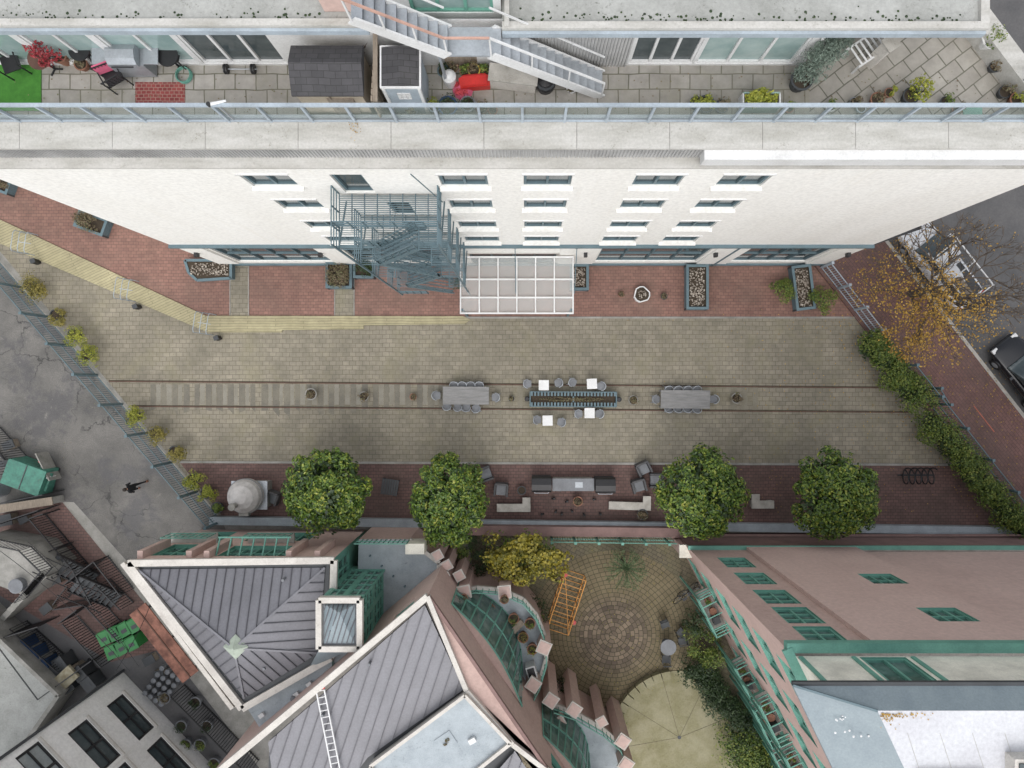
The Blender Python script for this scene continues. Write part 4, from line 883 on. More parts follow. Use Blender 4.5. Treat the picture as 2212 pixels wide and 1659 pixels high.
# ================================================================ STREET
def car(name,L,Wd,Ht,paint,loc,rz,kind='suv'):
    root=empty(name); hw=Wd/2
    def loft(st,mat,nm):
        mb=MB(); vs=[]
        for x,w_,z0,z1,r in st:
            for y,z in((-w_,z0),(-w_*1.0,(z0+z1)*.5),(-w_*.97,z1-r),(-w_*.86,z1),(0,z1+.03),(w_*.86,z1),(w_*.97,z1-r),(w_*1.0,(z0+z1)*.5),(w_,z0)): vs.append((x,y,z))
        fs=[(j*9+i,j*9+i+1,(j+1)*9+i+1,(j+1)*9+i) for j in range(len(st)-1) for i in range(8)]
        fs+=[tuple(range(9)),tuple(range(len(vs)-1,len(vs)-10,-1))]+[(j*9,(j+1)*9,(j+1)*9+8,j*9+8) for j in range(len(st)-1)]
        mb.add(vs,fs,mat); o=mb.obj(nm,root,True); md=o.modifiers.new('s','SUBSURF'); md.levels=2; md.render_levels=2; return o
    hb=Ht*.58; l=L/2
    loft([(-l,hw*.8,.35,hb*.8,.08),(-l+.1,hw*.95,.28,hb*.97,.08),(-l*.6,hw,.25,hb,.08),(0,hw,.25,hb,.08),(l*.45,hw,.25,hb*.98,.08),(l*.85,hw*.95,.28,hb*.88,.1),(l*.98,hw*.82,.32,hb*.75,.1),(l,hw*.7,.38,hb*.62,.08)],paint,'body')
    if kind=='pickup': g0,g1=-l*.12,l*.52
    else: g0,g1=-l*.92,l*.45
    loft([(g0-.02,hw*.82,hb-.1,hb+.02,.02),(g0+.25,hw*.8,hb-.1,Ht-.06,.08),((g0+g1)/2,hw*.82,hb-.1,Ht-.02,.08),(g1-.75,hw*.8,hb-.1,Ht-.08,.08),(g1+.05,hw*.84,hb-.1,hb+.02,.02)],glassd,'glazing')
    loft([(g0+.28,hw*.66,Ht-.07,Ht-.01,.02),((g0+g1)/2,hw*.72,Ht-.06,Ht+.03,.02),(g1-.85,hw*.66,Ht-.09,Ht-.03,.02)],paint,'roof_panel')
    mb=MB()
    for x in(-l*.62,l*.62):
        for y in(-1,1): mb.cyl((x,y*(hw-.22),.34),(x,y*(hw+.01),.34),.34,.34,black,20); mb.cyl((x,y*(hw+.012),.34),(x,y*(hw+.02),.34),.2,.18,greyalu,12)
    mb.obj('wheels',root)
    mb=MB()
    for y in(-1,1):
        mb.box((g1-.45,y*(hw+.1),hb+.1),(.14,.2,.14),paint); mb.box((l*.93,y*hw*.68,hb*.72),(.22,.32,.12),whitepaint); mb.box((-l+.06,y*hw*.8,hb*.78),(.08,.18,.22),redp)
        for x in(g0+.9,g0+1.9): mb.box((x,y*(hw+.002),hb*.72),(.012,.01,.5),black)
    if kind=='pickup':
        mb.box((-l*.56,0,hb-.02),(l*.72,Wd*.76,.06),darkgrey)
        for y in(-1,1): mb.bar((-l*.9,y*hw*.85,Ht+.12),(l*.4,y*hw*.85,Ht+.12),.06,.06,whitepaint)
        for x in(-l*.88,-l*.3,l*.25): mb.bar((x,-hw*.85,Ht+.12),(x,hw*.85,Ht+.12),.05,.05,whitepaint); [mb.box((x,y*hw*.85,(hb+Ht)/2+.05),(.05,.05,Ht-hb+.1),whitepaint) for y in(-1,1)]
        mb.box((-l*.6,.2,hb+.2),(1.0,.5,.35),timber)
    else:
        for y in(-1,1): mb.bar((-l*.6,y*hw*.62,Ht+.08),(l*.1,y*hw*.62,Ht+.08),.04,.04,black)
        if paint is carblack:
            tq=M('turquoise_reflection',(.03,.30,.36),.4); mb.box((-l*.25,.12,Ht+.14),(1.9,.12,.06),tq); mb.box((-l*.25,-.3,Ht+.14),(1.5,.1,.06),tq)  # teal reflections on the black car, built as turquoise strips above its roof
    mb.obj('fittings',root); root.location=loc; root.rotation_euler=(0,0,rz); return root
ka=math.atan2(kd.y,kd.x)
p=kp(5.3,1.1); car('white_pickup_truck',5.2,1.9,1.8,carwhite,(p[0],p[1],.003),ka,'pickup')
p=kp(-2.3,1.2); car('black_car',4.5,1.9,1.5,carblack,(p[0],p[1],.003),ka)
mb=MB(); tips=[]
def branch(p,d,L,r,lev):
    if lev<=0: tips.append(p); return
    k=3; q=p
    for i in range(k):
        d2=(d+Vector((random.gauss(0,.12),random.gauss(0,.12),random.gauss(0,.08)))).normalized(); q2=q+d2*L/k; mb.cyl(q,q2,max(.011,r*(1-.15*i)),max(.009,r*(1-.15*(i+1))),bark,4 if lev<4 else 8); q=q2; d=d2
        if lev<=3: tips.append(q.copy())
        if i<2 and lev>1:
            s=d.cross(Vector((random.gauss(0,1),random.gauss(0,1),random.gauss(0,1)))).normalized(); branch(q,(d*.6+s*.75).normalized(),L*.66,r*.45,lev-2)
    for i in range(3):
        s=d.cross(Vector((random.gauss(0,1),random.gauss(0,1),random.gauss(0,1)))).normalized(); branch(q,(d*.85+s*.55+Vector((0,0,.02))).normalized(),L*.76,r*.62,lev-1)
tb=P(1966,634,.12); mb.cyl(tb,tb+Vector((.1,0,2.2)),.17,.13,bark,10)
for i in range(8):
    a=i*2*math.pi/8+.3; branch(tb+Vector((.1,0,2.0)),Vector((math.cos(a),math.sin(a),.62)).normalized(),1.5,.075,5)
tp=np.array([t[:] for t in tips]); print('tips',len(tp))
ctr=P(1965,700,4); dist=np.hypot((tp[:,0]-ctr.x)/2.7,(tp[:,1]-ctr.y)/2.7); prob=np.exp(-dist**2*1.3); prob/=prob.sum()
nn_=3600; idx=rng.choice(len(tp),nn_,p=prob); q=tp[idx]+rng.normal(0,.15,(nn_,3)); leafquads(mb,q,np.tile([0,0,1.],(nn_,1)),.10,orgm,.8)
idx=rng.integers(0,len(tp),500); leafquads(mb,tp[idx],np.tile([0,0,1.],(500,1)),.085,orgm,.8)
mb.obj('street_tree')
mb=MB(); n=1500; s=rng.uniform(-9,9,n); o=rng.uniform(-5.5,2.5,n); pp=np.array([kp(a,b) for a,b in zip(s,o)]); leafquads(mb,np.c_[pp,np.full(n,.145)],np.tile([0,0,6.],(n,1)),.07,orgm,.8)
n=500; X=rng.normal(17,3.5,n); Y=rng.uniform(-7,4,n); ok=(X<kp(0,-4)[0]+(k0.y-Y)*.78-.3); leafquads(mb,np.c_[X[ok],Y[ok],np.full(ok.sum(),.03)],np.tile([0,0,6.],(ok.sum(),1)),.055,orgm,.8)
n=600; X=rng.uniform(-26,16,n); Y=rng.uniform(-7.3,5,n); leafquads(mb,np.c_[X,Y,np.full(n,.09)],np.tile([0,0,6.],(n,1)),.045,drym,.8)
n=500; X=rng.uniform(-.5,8,n); Y=rng.uniform(-17,-8.8,n); leafquads(mb,np.c_[X,Y,np.full(n,.07)],np.tile([0,0,6.],(n,1)),.06,olivem,.8)
n=300; X=rng.uniform(-15,15,n); Y=rng.uniform(7.5,9,n); leafquads(mb,np.c_[X,Y,np.full(n,18.23)],np.tile([0,0,6.],(n,1)),.05,drym,.8); mb.obj('fallen_leaves')
# ================================================================ ALLEY, bottom-left
mb=MB()
mb.prism([(-.95,-.65),(.95,-.65),(.85,.6),(-.85,.6)],.15,1.15,dump); mb.box((0,-.05,1.2),(1.9,1.25,.06),dump); mb.box((0,-.05,1.24),(.04,1.2,.04),darkgrey)
for x in(-.98,.98): mb.box((x,0,.8),(.1,.9,.12),dump)
for x in(-.8,.8):
    for y in(-.5,.5): mb.cyl((x-.04,y,.09),(x+.04,y,.09),.09,.09,black,10)
put(mb,'dumpster',P(88,1022),-.35,sc=1.1)
mb=MB()
for k in range(5): mb.box((-.6+.3*k,.0,.8),(.22,.1,.5),(whitepaint,redp,whitepaint,darkgrey,whitepaint)[k],.3*k)
mb.box((0,.08,.7),(1.6,.06,1.0),conc); put(mb,'graffiti_panel',P(120,1005),-1.1)
def bin(u,v,m,a): 
    mb=MB(); mb.prism([(-.27,-.33),(.27,-.33),(.3,.33),(-.3,.33)],.08,1.0,m); mb.box((0,0,1.03),(.6,.7,.06),m); mb.cyl((-.28,.38,1.0),(.28,.38,1.0),.025,.025,m,6)
    mb.box((0,-.05,1.065),(.3,.2,.015),darkgrey)
    for x in(-.25,.25): mb.cyl((x-.03,.3,.1),(x+.03,.3,.1),.1,.1,black,10)
    put(mb,'wheelie_bin',P(u,v),a+random.uniform(-.1,.1))
for i in range(4): bin(248+i*21,1365-i*9,binG,.45)
for i in range(3): bin(264+i*21,1394-i*9,binG,.45)
for u,v in((75,1385),(95,1402),(60,1400),(118,1425)): bin(u,v,bluep,.5)
for u,v in((140,1440),(170,1465),(195,1440),(215,1462),(155,1420)): bin(u,v,darkgrey,.6)
mb=MB(); mb.box((0,0,1.2),(1.5,.8,.18),M('stained_mattress',(.42,.385,.28),.9,c2=(.25,.21,.13),ns=4))
for x in(-.6,.6): mb.box((x,0,.56),(.1,.6,1.1),timber)
put(mb,'old_mattress',P(168,1450),.75)
mb=MB(); a=P(297,1315,2.6); b=P(412,1462,2.6); mb.bar(a,b,1.0,.08,rustlt); mb.bar(a+Vector((0,0,.05)),b+Vector((0,0,.05)),.06,.06,rust)
for t in(0.05,.5,.95): p=a.lerp(b,t); mb.box((p.x,p.y,1.3),(.1,.1,2.55),darkgrey)
mb.obj('rusty_lean_to_roof')
mb=MB(); gz=1.8; mb.prism([XY(-80,1300,gz),XY(130,1500,gz),XY(60,1600,gz),XY(-80,1700,gz)],0,gz,conc,gravelroof)
pp=[XY(-80,1300,gz),XY(130,1500,gz),XY(60,1600,gz)]
for i in range(2): mb.bar((*pp[i],gz+.1),(*pp[i+1],gz+.1),.2,.22,conc)
mb.obj('low_grey_building')
mb=MB(); mb.prism([XY(-40,1160,2),XY(70,1180,2),XY(115,1225,2),XY(60,1290,2),XY(-40,1250,2)],0,2,conc,conc)
for k in range(9): a=P(75+k*-9,1262+k*10,2-.2*k); mb.box((a.x,a.y,a.z/2),(1.4,.3,max(.1,a.z)),conc,.75)
mb.lathe(P(45,1262,2),[(.35,0),(.38,.4),(.3,.42)],midgrey,16); mb.obj('concrete_landing_and_steps')
def brail(a,b,h=1.0,sp=.14,m=black,mb=None):
    a=Vector(a);b=Vector(b)
    for q in(.1,h): mb.bar(a+Vector((0,0,q)),b+Vector((0,0,q)),.05,.05,m)
    k=int((b-a).length/sp)
    for i in range(k+1): p=a.lerp(b,i/max(1,k)); mb.box((p.x,p.y,p.z+h/2),(.025,.025,h),m)
mb=MB()
for a,b in(((100,1110),(190,1215)),((190,1215),(230,1290)),((160,1170),(120,1190)),((170,1250),(235,1200)),((190,1215),(150,1235)),((240,1250),(290,1300)),((130,1100),(95,1112)),((215,1290),(290,1370)),((180,1250),(150,1290)),((120,1190),(150,1235)),((235,1200),(290,1270)),((200,1300),(160,1330)),((170,1330),(250,1420)),((60,1340),(160,1430)),((150,1300),(215,1290))): brail(P(*a),P(*b),1.4,mb=mb)
mb.obj('black_yard_railing')
for u,v,a in((175,1225,.8),(225,1270,.85)):
    mb=MB()
    for k in range(8): mb.box((0,-.9+.25*k,.15+.17*k),(.95,.24,.04),darkgrey)
    for x in(-.5,.5): mb.bar((x,-1.0,.1),(x,1.0,1.45),.05,.18,black); mb.bar((x,-1.0,1.0),(x,1.0,2.3),.04,.04,black)
    for x in(-.5,.5): mb.box((x,.95,.7),(.06,.06,1.4),black)
    put(mb,'black_metal_steps',P(u,v),a)
mb=MB(); 
for a,b in(((70,1180),(115,1225)),((115,1225),(60,1290)),((-20,1160),(70,1180))): brail(P(*a,2),P(*b,2),1.0,mb=mb)
mb.obj('landing_railing')
mb=MB()
for a,b in(((0,920),(60,985)),((30,1080),(140,1058)),((-20,1140),(130,1090)),((40,1360),(130,1480)),((130,1480),(240,1400)),((35,1360),(130,1330)),((-20,940),(30,1020))): brail(P(*a),P(*b),1.8,mb=mb)
mb.obj('yard_fence')
for u,v,w_,r in((25,1120,.8,.2),(60,1120,.5,.5),(30,960,.6,.4),(20,1000,.5,.1),(130,1250,.5,.3),(110,1310,.6,.7),(330,1420,.6,.5),(350,1450,.5,.2)):
    mb=MB(); mb.box((0,0,w_*.35),(w_,w_*.7,w_*.7),timber); mb.box((0,0,w_*.72),(w_*1.05,w_*.75,.04),darkgrey); put(mb,'storage_crate',P(u,v),r)
mb=MB(); mb.box((0,0,.5),(3.2,.35,1.0),conc); mb.box((0,0,1.03),(3.3,.42,.06),timber); put(mb,'garden_wall',P(75,1085),.15)
mb=MB(); mb.lathe((0,0,.0),[(.4,0),(.45,.9),(.35,1.0),(.1,1.05)],greyalu,16); mb.cyl((0,0,1.0),(.3,0,1.2),.05,.05,greyalu); put(mb,'metal_tank',P(8,1055))
WH=empty('white_rendered_house'); Bw=XY(265,1450,0); dw=Vector((.69,-.727)).normalized(); dwt=(dw.x,dw.y); nw=(-dw.y,dw.x)
if nw[0]<0: nw=(dw.y,-dw.x)
mb=MB(); hs=[]
for u,v in((283,1548),(205,1608),(368,1642),(290,1702),(100,1662)):
    s,z=onwall(u,v,Bw,dwt); hs.append((s-1.2,s+1.2,z-.75,z+.75,glassd if u!=100 else curtain,(1,1)))
hs=[h for h in hs if h[0]>.2]; ok=[]
for h in hs:
    if all(h[1]<o[0] or h[0]>o[1] or h[3]<o[2] or h[2]>o[3] for o in ok): ok.append(h)
mb.wallh(Bw,dwt,nw,14,0,12,ok,wallwhite,.1,curtain,black,fw=.1)
d3=Vector((dw.x,dw.y,0)); n3=Vector((nw[0],nw[1],0))
for h in ok:
    p=Vector((*Bw,0))+d3*((h[0]+h[1])/2)+n3*.05; mb.bar(p-d3*1.3+Vector((0,0,h[2]-.06)),p+d3*1.3+Vector((0,0,h[2]-.06)),.14,.1,offwhite)
mb.obj('facade',WH)
mb=MB(); a=Vector((*Bw,0)); b=a+d3*14
mb.quad([a,a-n3*10,a-n3*10+Vector((0,0,12)),a+Vector((0,0,12))],wallwhite); mb.quad([a+Vector((0,0,12)),b+Vector((0,0,12)),b-n3*10+Vector((0,0,12)),a-n3*10+Vector((0,0,12))],gravelroof)
mb.cyl(a+n3*.08,a+n3*.08+Vector((0,0,12)),.07,.07,darkgrey); mb.obj('side_and_roof',WH)
for u,v,m in((440,1600,hedgem),(400,1560,darkm),(470,1640,hedgem),(430,1510,darkm),(365,1500,drym),(455,1560,darkm),(410,1600,hedgem)): pot(u,v,12,midgrey,m,0,h=.5,n=260)
mb=MB()
for i in range(4):
    for j in range(5): mb.lathe((i*.35,j*.4,0),[(.13,0),(.14,.45),(.06,.5)],midgrey,10)
put(mb,'gas_cylinders',P(322,1490),-.6)
mb=MB(); brail(P(400,1478),P(560,1640),1.6,mb=mb); mb.obj('yard_fence')
mb=MB()
for a,b in(((60,1170,6),(300,1440,8)),((0,1190,6),(280,1450,8)),((330,1290,5),(250,1450,8))):
    A,B=P(*a),P(*b); pts=[A.lerp(B,t)-Vector((0,0,1.2*t*(1-t)*4*.3)) for t in np.linspace(0,1,10)]; mb.tube(pts,.014,black,4)
mb.obj('overhead_cables')
# ================================================================ TERRACE CONTENTS
Z=18.2
def T(u,v,z=0): return P(u,v,Z+z)
mb=MB(); mb.prism([XY(-60,125,Z),XY(90,125,Z),XY(90,240,Z),XY(-60,240,Z)],Z,Z+.03,whitebrick); mb.obj('artificial_turf')
rug=MB_('red_patterned_rug',(.28,.06,.055),(.18,.035,.035),(.3,.18,.15),.14,.1,.012,samt=.1)
mb=MB(); mb.prism([XY(293,178,Z),XY(400,178,Z),XY(400,222,Z),XY(293,222,Z)],Z,Z+.02,rug); mb.obj('rug')
def tchair(u,v,a,m=black,cush=None):
    mb=MB(); mb.box((0,0,.42),(.5,.5,.03),m)
    for k in range(6): mb.bar((-.24+.096*k,-.25,.44),(-.24+.096*k,-.36,.95),.02,.02,m)
    mb.bar((-.26,-.36,.95),(.26,-.36,.95),.03,.03,m)
    for x in(-.27,.27):
        mb.bar((x,-.28,.64),(x,.25,.64),.03,.03,m)
        for y in(-.25,.25): mb.box((x,y,.32),(.03,.03,.64),m)
    if cush: mb.box((0,.0,.48),(.46,.46,.08),cush); mb.box((0,-.3,.7),(.44,.08,.4),cush)
    put(mb,'patio_chair',T(u,v),math.radians(a))
tchair(45,150,200); tchair(245,148,20,black,pinkp); tchair(262,178,30); tchair(385,128,170)
def tround(u,v,r,m):
    mb=MB(); mb.lathe((0,0,.7),[(r,0),(r*1.02,.02),(r,.04)],m,20); mb.cyl((0,0,0),(0,0,.7),.03,.03,black)
    for k in range(3): a=k*2.1; mb.bar((0,0,.03),(math.cos(a)*r*.7,math.sin(a)*r*.7,.02),.04,.03,black)
    put(mb,'bistro_table',T(u,v))
tround(120,150,.32,rust); tround(204,133,.3,black); tround(388,145,.3,black)
mb=pot_mb(.22,.4,terraco); clump(mb,(0,0,.9),(.6,.55,.5),900,.09,redleafm,K=30,spread=.25); 
for k in range(6): mb.cyl((0,0,.3),(math.cos(k)*.4,math.sin(k)*.4,1.0),.02,.01,bark,5)
put(mb,'red_maple',T(145,132))
pot(185,145,14,terraco,drym,Z)
mb=MB()
mb.box((0,0,.45),(1.0,.5,.75),greyalu); mb.box((-.72,0,.85),(.4,.45,.04),greyalu); mb.box((.72,0,.85),(.4,.45,.04),greyalu)
prof=[(-.3,.85),(-.3,1.0),(-.18,1.15),(.05,1.18),(.28,1.05),(.28,.85)]; k=6
mb.add([(x,y,z) for x in(-.4,.4) for y,z in prof],[(i,i+1,k+i+1,k+i) for i in range(k-1)]+[tuple(range(k)),tuple(range(2*k-1,k-1,-1))],greyalu); mb.cyl((-.3,-.36,.98),(.3,-.36,.98),.02,.02,black,6)
put(mb,'gas_barbecue',T(305,150))
mb=MB()
for k in range(5): mb.tube([((.22+.02*math.sin(k))*math.cos(t),(.22)*math.sin(t),.03+.03*k) for t in np.linspace(0,2*math.pi,17)],.015,teal,5)
put(mb,'garden_hose',T(400,165),0)
mb=MB(); mb.cyl((-.5,0,.15),(.5,0,.15),.015,.015,greyalu)
for x in(-.42,-.36,.36,.42): mb.cyl((x-.02,0,.15),(x+.02,0,.15),.14,.14,black,16)
put(mb,'barbell',T(522,154),0)
SH=empty('garden_shed'); x0,x1,ya,yb=-6.2,-4.3,7.55,8.85; mb=MB()
pl_=M('shed_panels',(.46,.40,.32),.8,c2=(.35,.30,.23),ns=2); mb.box(((x0+x1)/2,(ya+yb)/2,19.15),(x1-x0-.15,yb-ya-.12,1.9),pl_)
mb.box(((x0+x1)/2,ya+.03,19.2),(.04,.05,1.8),timber); mb.box((-5.0,ya+.04,19.1),(.7,.05,1.5),timber); mb.obj('shed_body',SH); mb=MB()
mb.add([(x0,ya,20.15),(x1,ya,20.15),(x1,(ya+yb)/2+.1,20.45),(x0,(ya+yb)/2+.1,20.45),(x0,yb,20.2),(x1,yb,20.2),(x0,ya,20.08),(x1,ya,20.08),(x0,yb,20.08),(x1,yb,20.08)],[(0,1,2,3),(3,2,5,4),(6,7,1,0),(4,5,9,8),(0,3,4,8,6),(1,7,9,5,2),(6,8,9,7)],shingle); mb.obj('shed_roof',SH)
SH=empty('playhouse_shed'); mb=MB(); x0,x1,ya,yb=-3.8,-2.85,7.8,8.8
mb.wallh((x0,ya),(1,0),(0,-1),x1-x0,18.2,20.1,[(.3,.65,19.3,19.7,glassd,(1,1))],slate_lt,.05,glassd,whitepaint); mb.quad([(x1,ya,18.2),(x1,yb,18.2),(x1,yb,20.1),(x1,ya,20.1)],slate_lt); mb.quad([(x0,ya,18.2),(x0,yb,18.2),(x0,yb,20.1),(x0,ya,20.1)],slate_lt)
for x in(x0,x1): mb.box((x,ya-.02,19.15),(.08,.08,1.9),whitepaint)
mb.obj('walls',SH); mb=MB(); mb.box(((x0+x1)/2,(ya+yb)/2,20.14),(1.08,1.11,.1),whitepaint); mb.add([(x0-.02,ya-.02,20.2),(x1+.02,ya-.02,20.2),(x1+.02,yb,20.2),(x0-.02,yb,20.2),((x0+x1)/2,ya-.02,20.32),((x0+x1)/2,yb,20.32)],[(0,4,5,3),(4,1,2,5),(0,1,4),(3,5,2)],shingle); mb.obj('roof',SH)
mb=MB()
for k in range(10): mb.box((-4.1+.01*k,7.5+.17*k,19.15),(.05,.15,1.9),timber)
mb.box((-4.0,8.3,20.1),(.12,1.8,.06),timber); mb.obj('timber_screen')
mb=MB()
for k in range(30): a=random.random()*6.3; mb.tube([(0,0,.3),(math.cos(a)*.2,math.sin(a)*.2,.8),(math.cos(a+.3)*.5*random.random()+.1,math.sin(a+.3)*.5,1.1+random.random()*.4)],.008,rust,4)
pot_mb(.2,.35,terraco,mb=mb); put(mb,'bare_shrub',P(775,140,Z))
for u,v,r,m,pl in((960,160,13,slate,darkm),(980,150,11,terraco,drym),(1005,160,11,terraco,hedgem),(1025,158,13,yell,drym),(1048,160,11,darkgrey,hedgem),(1042,240,13,rust,drym),(1065,243,10,terraco,None),(940,235,13,slate_lt,limem),(970,238,20,bluep,darkm),(1012,232,16,midgrey,darkm),(892,245,12,midgrey,drym),(1234,195,11,whitepaint,drym),(1887,222,15,terraco,drym),(1957,215,17,darkgrey,hedgem),(2160,205,13,darkgrey,drym),(2185,222,16,terraco,limem),(1555,236,14,darkgrey,drym),(1500,228,13,darkgrey,limem),(1700,238,10,terraco,hedgem),(1840,225,10,midgrey,drym),(1915,205,10,terraco,limem),(2035,225,11,darkgrey,hedgem),(2060,240,10,terraco,drym),(2140,150,12,darkgrey,drym),(2195,170,14,terraco,limem),(1790,235,10,whitepaint,hedgem)): pot(u,v,r,m,pl,Z,n=130)
pot(2122,100,22,whitepaint,hedgem,Z,h=.5,n=260)
mb=MB(); mb.prism([(-.42,-.16),(.42,-.16),(.46,.1),(.3,.2),(-.3,.2),(-.46,.1)],0,.3,redp); mb.box((0,0,.33),(.7,.28,.05),redp); put(mb,'red_storage_box',T(1027,184),.08)
mb=MB(); mb.lathe((0,0,0),[(.16,0),(.2,.5),(.12,.6),(.05,.62)],whitepaint,14); put(mb,'plastic_jug',T(974,180))
mb=MB(); clump(mb,(0,0,.1),(.35,.22,.1),200,.14,M('red_cloth',(.6,.08,.1),.8),K=6); mb.lathe((0,0,0),[(.3,0),(.2,.12),(.02,.18)],pinkp,10); put(mb,'crumpled_cloth',T(1000,195))
mb=MB(); mb.lathe((0,0,0),[(.25,0),(.3,.3),(.22,.5),(.05,.55)],black,12); mb.lathe((0,0,.4),[(.28,0),(.3,.03),(.28,.06)],darkgrey,12); put(mb,'black_sack',T(1178,187))
mb=MB(); mb.box((0,0,.3),(1.3,.45,.55),offwhite); mb.box((0,0,.6),(1.4,.5,.05),conc_lt); put(mb,'deck_box',T(1110,180),-.12)
mb=MB(); mb.box((0,0,.3),(1.5,.06,.6),timber); put(mb,'timber_board',T(1020,140),.1)
mb=MB()
for s_ in(-1,1): mb.box((0,s_*.2,.22),(1.05,.04,.44),M('pale_teal_paint',(.35,.5,.45),.7)); mb.box((s_*.52,0,.22),(.04,.4,.44),whitepaint)
mb.box((0,0,.2),(1,.36,.36),soil); clump(mb,(0,0,.55),(.55,.26,.3),650,.1,limem,K=16,spread=.35); put(mb,'planter_box',T(1635,228))
pot(1520,233,18,darkgrey,limem,Z,n=260); pot(1855,238,10,slate_lt,None,Z)
mb=MB(); mb.box((0,0,.02),(.55,.3,.03),teal); put(mb,'green_mat',T(2100,238))
shrub(1985,195,28,'terrace_shrub',limem,Z,.9,350)
mb=pot_mb(.3,.45,darkgrey); 
for k in range(60):
    t=k/59; cx=.0+.6*t+.25*math.sin(k*1.3); cy=.7*t+.12*math.cos(k*1.7); z=.6+1.0*math.sin(t*2.2)-.2*random.random()
    clump(mb,(cx,cy,z),(.26,.24,.3),75,.1,conm,K=5,spread=.5,asp=.25)
    if k%6==0: mb.cyl((0,0,.4),(cx,cy,z),.035,.02,bark,6)
put(mb,'weeping_conifer',T(1720,185))
mb=MB(); 
for k in range(7): mb.box((-.5+.16*k,0,.55),(.05,.6,.02),whitepaint)
mb.bar((-.6,-.3,.5),(.6,-.3,.5),.05,.06,whitepaint); mb.bar((-.6,.3,.5),(.6,.3,.5),.05,.06,whitepaint)
for x in(-.55,.55):
    for y in(-.28,.28): mb.box((x,y,.25),(.05,.05,.5),whitepaint)
put(mb,'white_slatted_bench',T(1862,118),.6)
mb=MB(); mb.box((0,0,.6),(.3,.3,1.2),offwhite); mb.box((0,0,1.22),(.4,.4,.05),conc_lt); put(mb,'terrace_pillar',T(1880,135),.6)
mb=MB(); mb.cyl((0,0,0),(0,0,1.2),.02,.02,greyalu); mb.lathe((0,0,1.2),[(.1,0),(.14,.1)],darkgrey,10); put(mb,'patio_heater',T(2175,195))
mb=MB(); mb.cyl((-.2,0,1.9),(.25,.1,1.9),.05,.03,whitepaint,10); mb.lathe((-.2,0,1.85),[(.06,0),(.06,.1)],black,10); mb.cyl((0,0,.8),(0,0,1.9),.02,.02,greyalu); put(mb,'security_camera',(-8.15,7.3,18.3))
mb=MB(); q=P(765,285,18.96); clump(mb,(q.x,q.y,18.98),(.2,.4,.05),45,.05,orgm,K=8,spread=.5); mb.obj('dry_creeper')
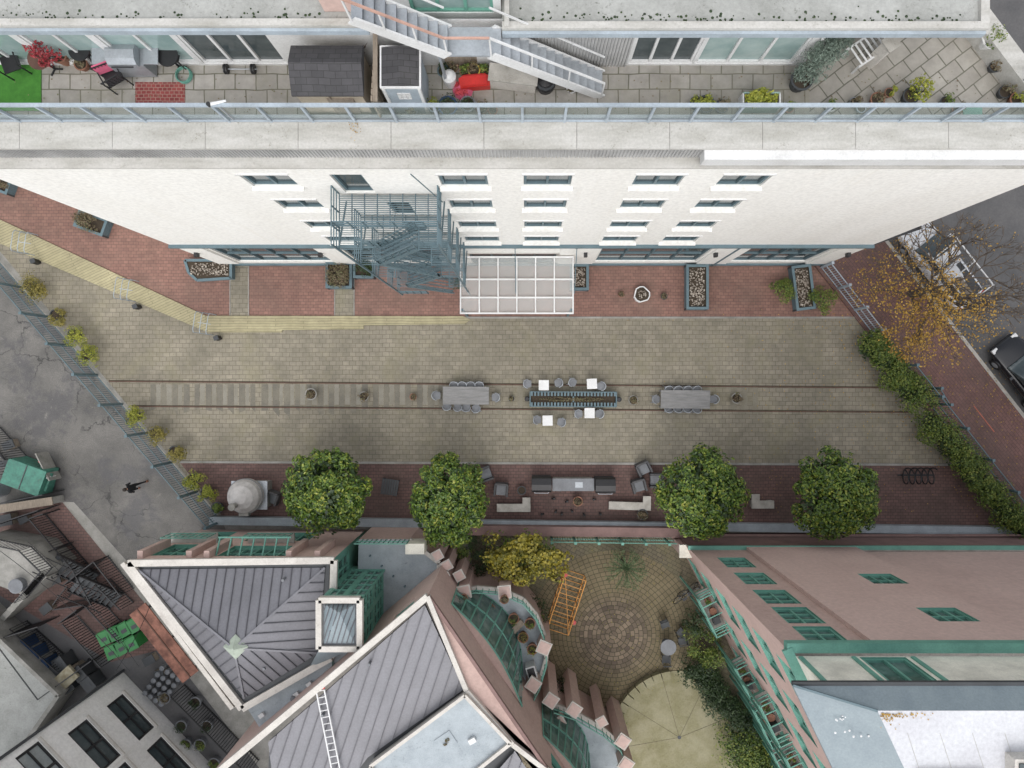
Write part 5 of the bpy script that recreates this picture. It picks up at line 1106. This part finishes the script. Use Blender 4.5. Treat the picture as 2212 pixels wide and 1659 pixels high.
# ================================================================ PERSON
def person(loc,rz):
    root=empty('pedestrian'); 
    J={'pel':(0,0,.95,.15,.12),'sp':(.02,0,1.18,.15,.11),'ch':(.04,0,1.36,.17,.12),'nk':(.06,0,1.5,.06,.06),
     'ls':(.04,.19,1.42,.07,.065),'le':(-.08,.25,1.16,.05,.05),'lw':(.1,.26,.98,.035,.035),'rs':(.04,-.19,1.42,.07,.065),'re':(-.02,-.26,1.15,.05,.05),'rw':(.2,-.22,1.02,.035,.035),
     'lh':(.02,.1,.88,.1,.1),'lk':(.22,.1,.52,.065,.065),'la':(.26,.1,.12,.045,.045),'rh':(-.02,-.1,.88,.1,.1),'rk':(-.05,-.1,.5,.065,.065),'ra':(-.33,-.1,.17,.045,.045)}
    E=[('pel','sp'),('sp','ch'),('ch','nk'),('ch','ls'),('ls','le'),('le','lw'),('ch','rs'),('rs','re'),('re','rw'),('pel','lh'),('lh','lk'),('lk','la'),('pel','rh'),('rh','rk'),('rk','ra')]
    ks=list(J); me=bpy.data.meshes.new('clothed_body'); me.from_pydata([J[k][:3] for k in ks],[(ks.index(a),ks.index(b)) for a,b in E],[]); o=bpy.data.objects.new('clothed_body',me); bpy.context.scene.collection.objects.link(o); o.parent=root
    md=o.modifiers.new('sk','SKIN'); me.materials.append(cloth)
    for i,k in enumerate(ks): me.skin_vertices[0].data[i].radius=(J[k][3],J[k][4])
    me.skin_vertices[0].data[0].use_root=True; md.use_smooth_shade=True; s=o.modifiers.new('s','SUBSURF'); s.levels=2;s.render_levels=2
    mb=MB(); c=Vector((.09,0,1.63))
    mb.lathe(c,[(.03,-.13),(.065,-.1),(.085,-.03),(.088,.03),(.075,.09),(.03,.12)],skin,14); mb.cyl((.06,0,1.48),(.08,0,1.56),.055,.05,skin,10)
    mb.box(c+Vector((.095,0,-.01)),(.03,.025,.04),skin)
    for y in(-.03,.03): mb.lathe(c+Vector((.078,y,.02)),[(.012,-.008),(.012,.008)],black,6)
    mb.box(c+Vector((.08,0,-.06)),(.012,.045,.01),redp)
    for y in(-.088,.088): mb.box(c+Vector((0,y,0)),(.03,.015,.05),skin)
    mb.obj('head',root,True); mb=MB(); mb.lathe(c+Vector((-.018,0,.03)),[(.06,-.1),(.095,-.04),(.1,.02),(.085,.085),(.03,.115)],hairm,14); mb.obj('hair',root,True)
    mb=MB()
    for w_,s_ in((Vector((.1,.26,.98)),1),(Vector((.2,-.22,1.02)),-1)):
        mb.box(w_+Vector((.03,0,-.05)),(.04,.03,.09),skin)
        for k in range(4): f=w_+Vector((.012+.014*k,0,-.09)); mb.cyl(f,f+Vector((.01,0,-.04)),.008,.007,skin,5); mb.cyl(f+Vector((.01,0,-.04)),f+Vector((.025,0,-.06-.004*(k%3))),.007,.006,skin,5)
        mb.cyl(w_+Vector((.045,0,-.04)),w_+Vector((.075,-.01*s_,-.075)),.009,.007,skin,5)
    mb.obj('hands',root); mb=MB()
    mb.prism([(.2,.06),(.42,.065),(.45,.1),(.42,.135),(.2,.14)],0.0,.09,shoe); mb.box((-.31,-.1,.1),(.1,.09,.16),shoe); mb.box((-.25,-.1,.05),(.16,.09,.08),shoe); mb.obj('shoes',root)
    root.location=loc; root.rotation_euler=(0,0,rz)
person(P(309,1047,.006),math.radians(200))
# ================================================================ CAMERA, LIGHT
cam=bpy.data.cameras.new('camera'); co=bpy.data.objects.new('camera',cam); bpy.context.scene.collection.objects.link(co)
co.location=(0,0,H); cam.sensor_width=36; cam.lens=36*F/2212; cam.shift_x=-(CX-1106)/2212; cam.shift_y=(CY-829.5)/2212; cam.clip_end=2000; cam.clip_start=.5
bpy.context.scene.camera=co
w_=bpy.data.worlds.new('World'); bpy.context.scene.world=w_; w_.use_nodes=True; t=w_.node_tree; bg=t.nodes['Background']
sky=t.nodes.new('ShaderNodeTexSky'); sky.sky_type='NISHITA'; sky.sun_disc=False; el,az=math.radians(60),math.radians(185); sky.sun_elevation=el; sky.sun_rotation=az; sky.dust_density=3
hs=t.nodes.new('ShaderNodeHueSaturation'); hs.inputs['Saturation'].default_value=.28; hs.inputs['Value'].default_value=1.6; t.links.new(sky.outputs[0],hs.inputs['Color']); t.links.new(hs.outputs[0],bg.inputs[0]); bg.inputs[1].default_value=.15
sl=bpy.data.lights.new('sun','SUN'); sl.energy=1.2; sl.angle=math.radians(100); sl.color=(1,.975,.94); so=bpy.data.objects.new('sun',sl); bpy.context.scene.collection.objects.link(so)
dv=Vector((math.sin(az)*math.cos(el),math.cos(az)*math.cos(el),math.sin(el))); so.rotation_euler=dv.to_track_quat('Z','Y').to_euler()
sc=bpy.context.scene; sc.view_settings.view_transform='Standard'; sc.view_settings.look='None'; sc.view_settings.exposure=0
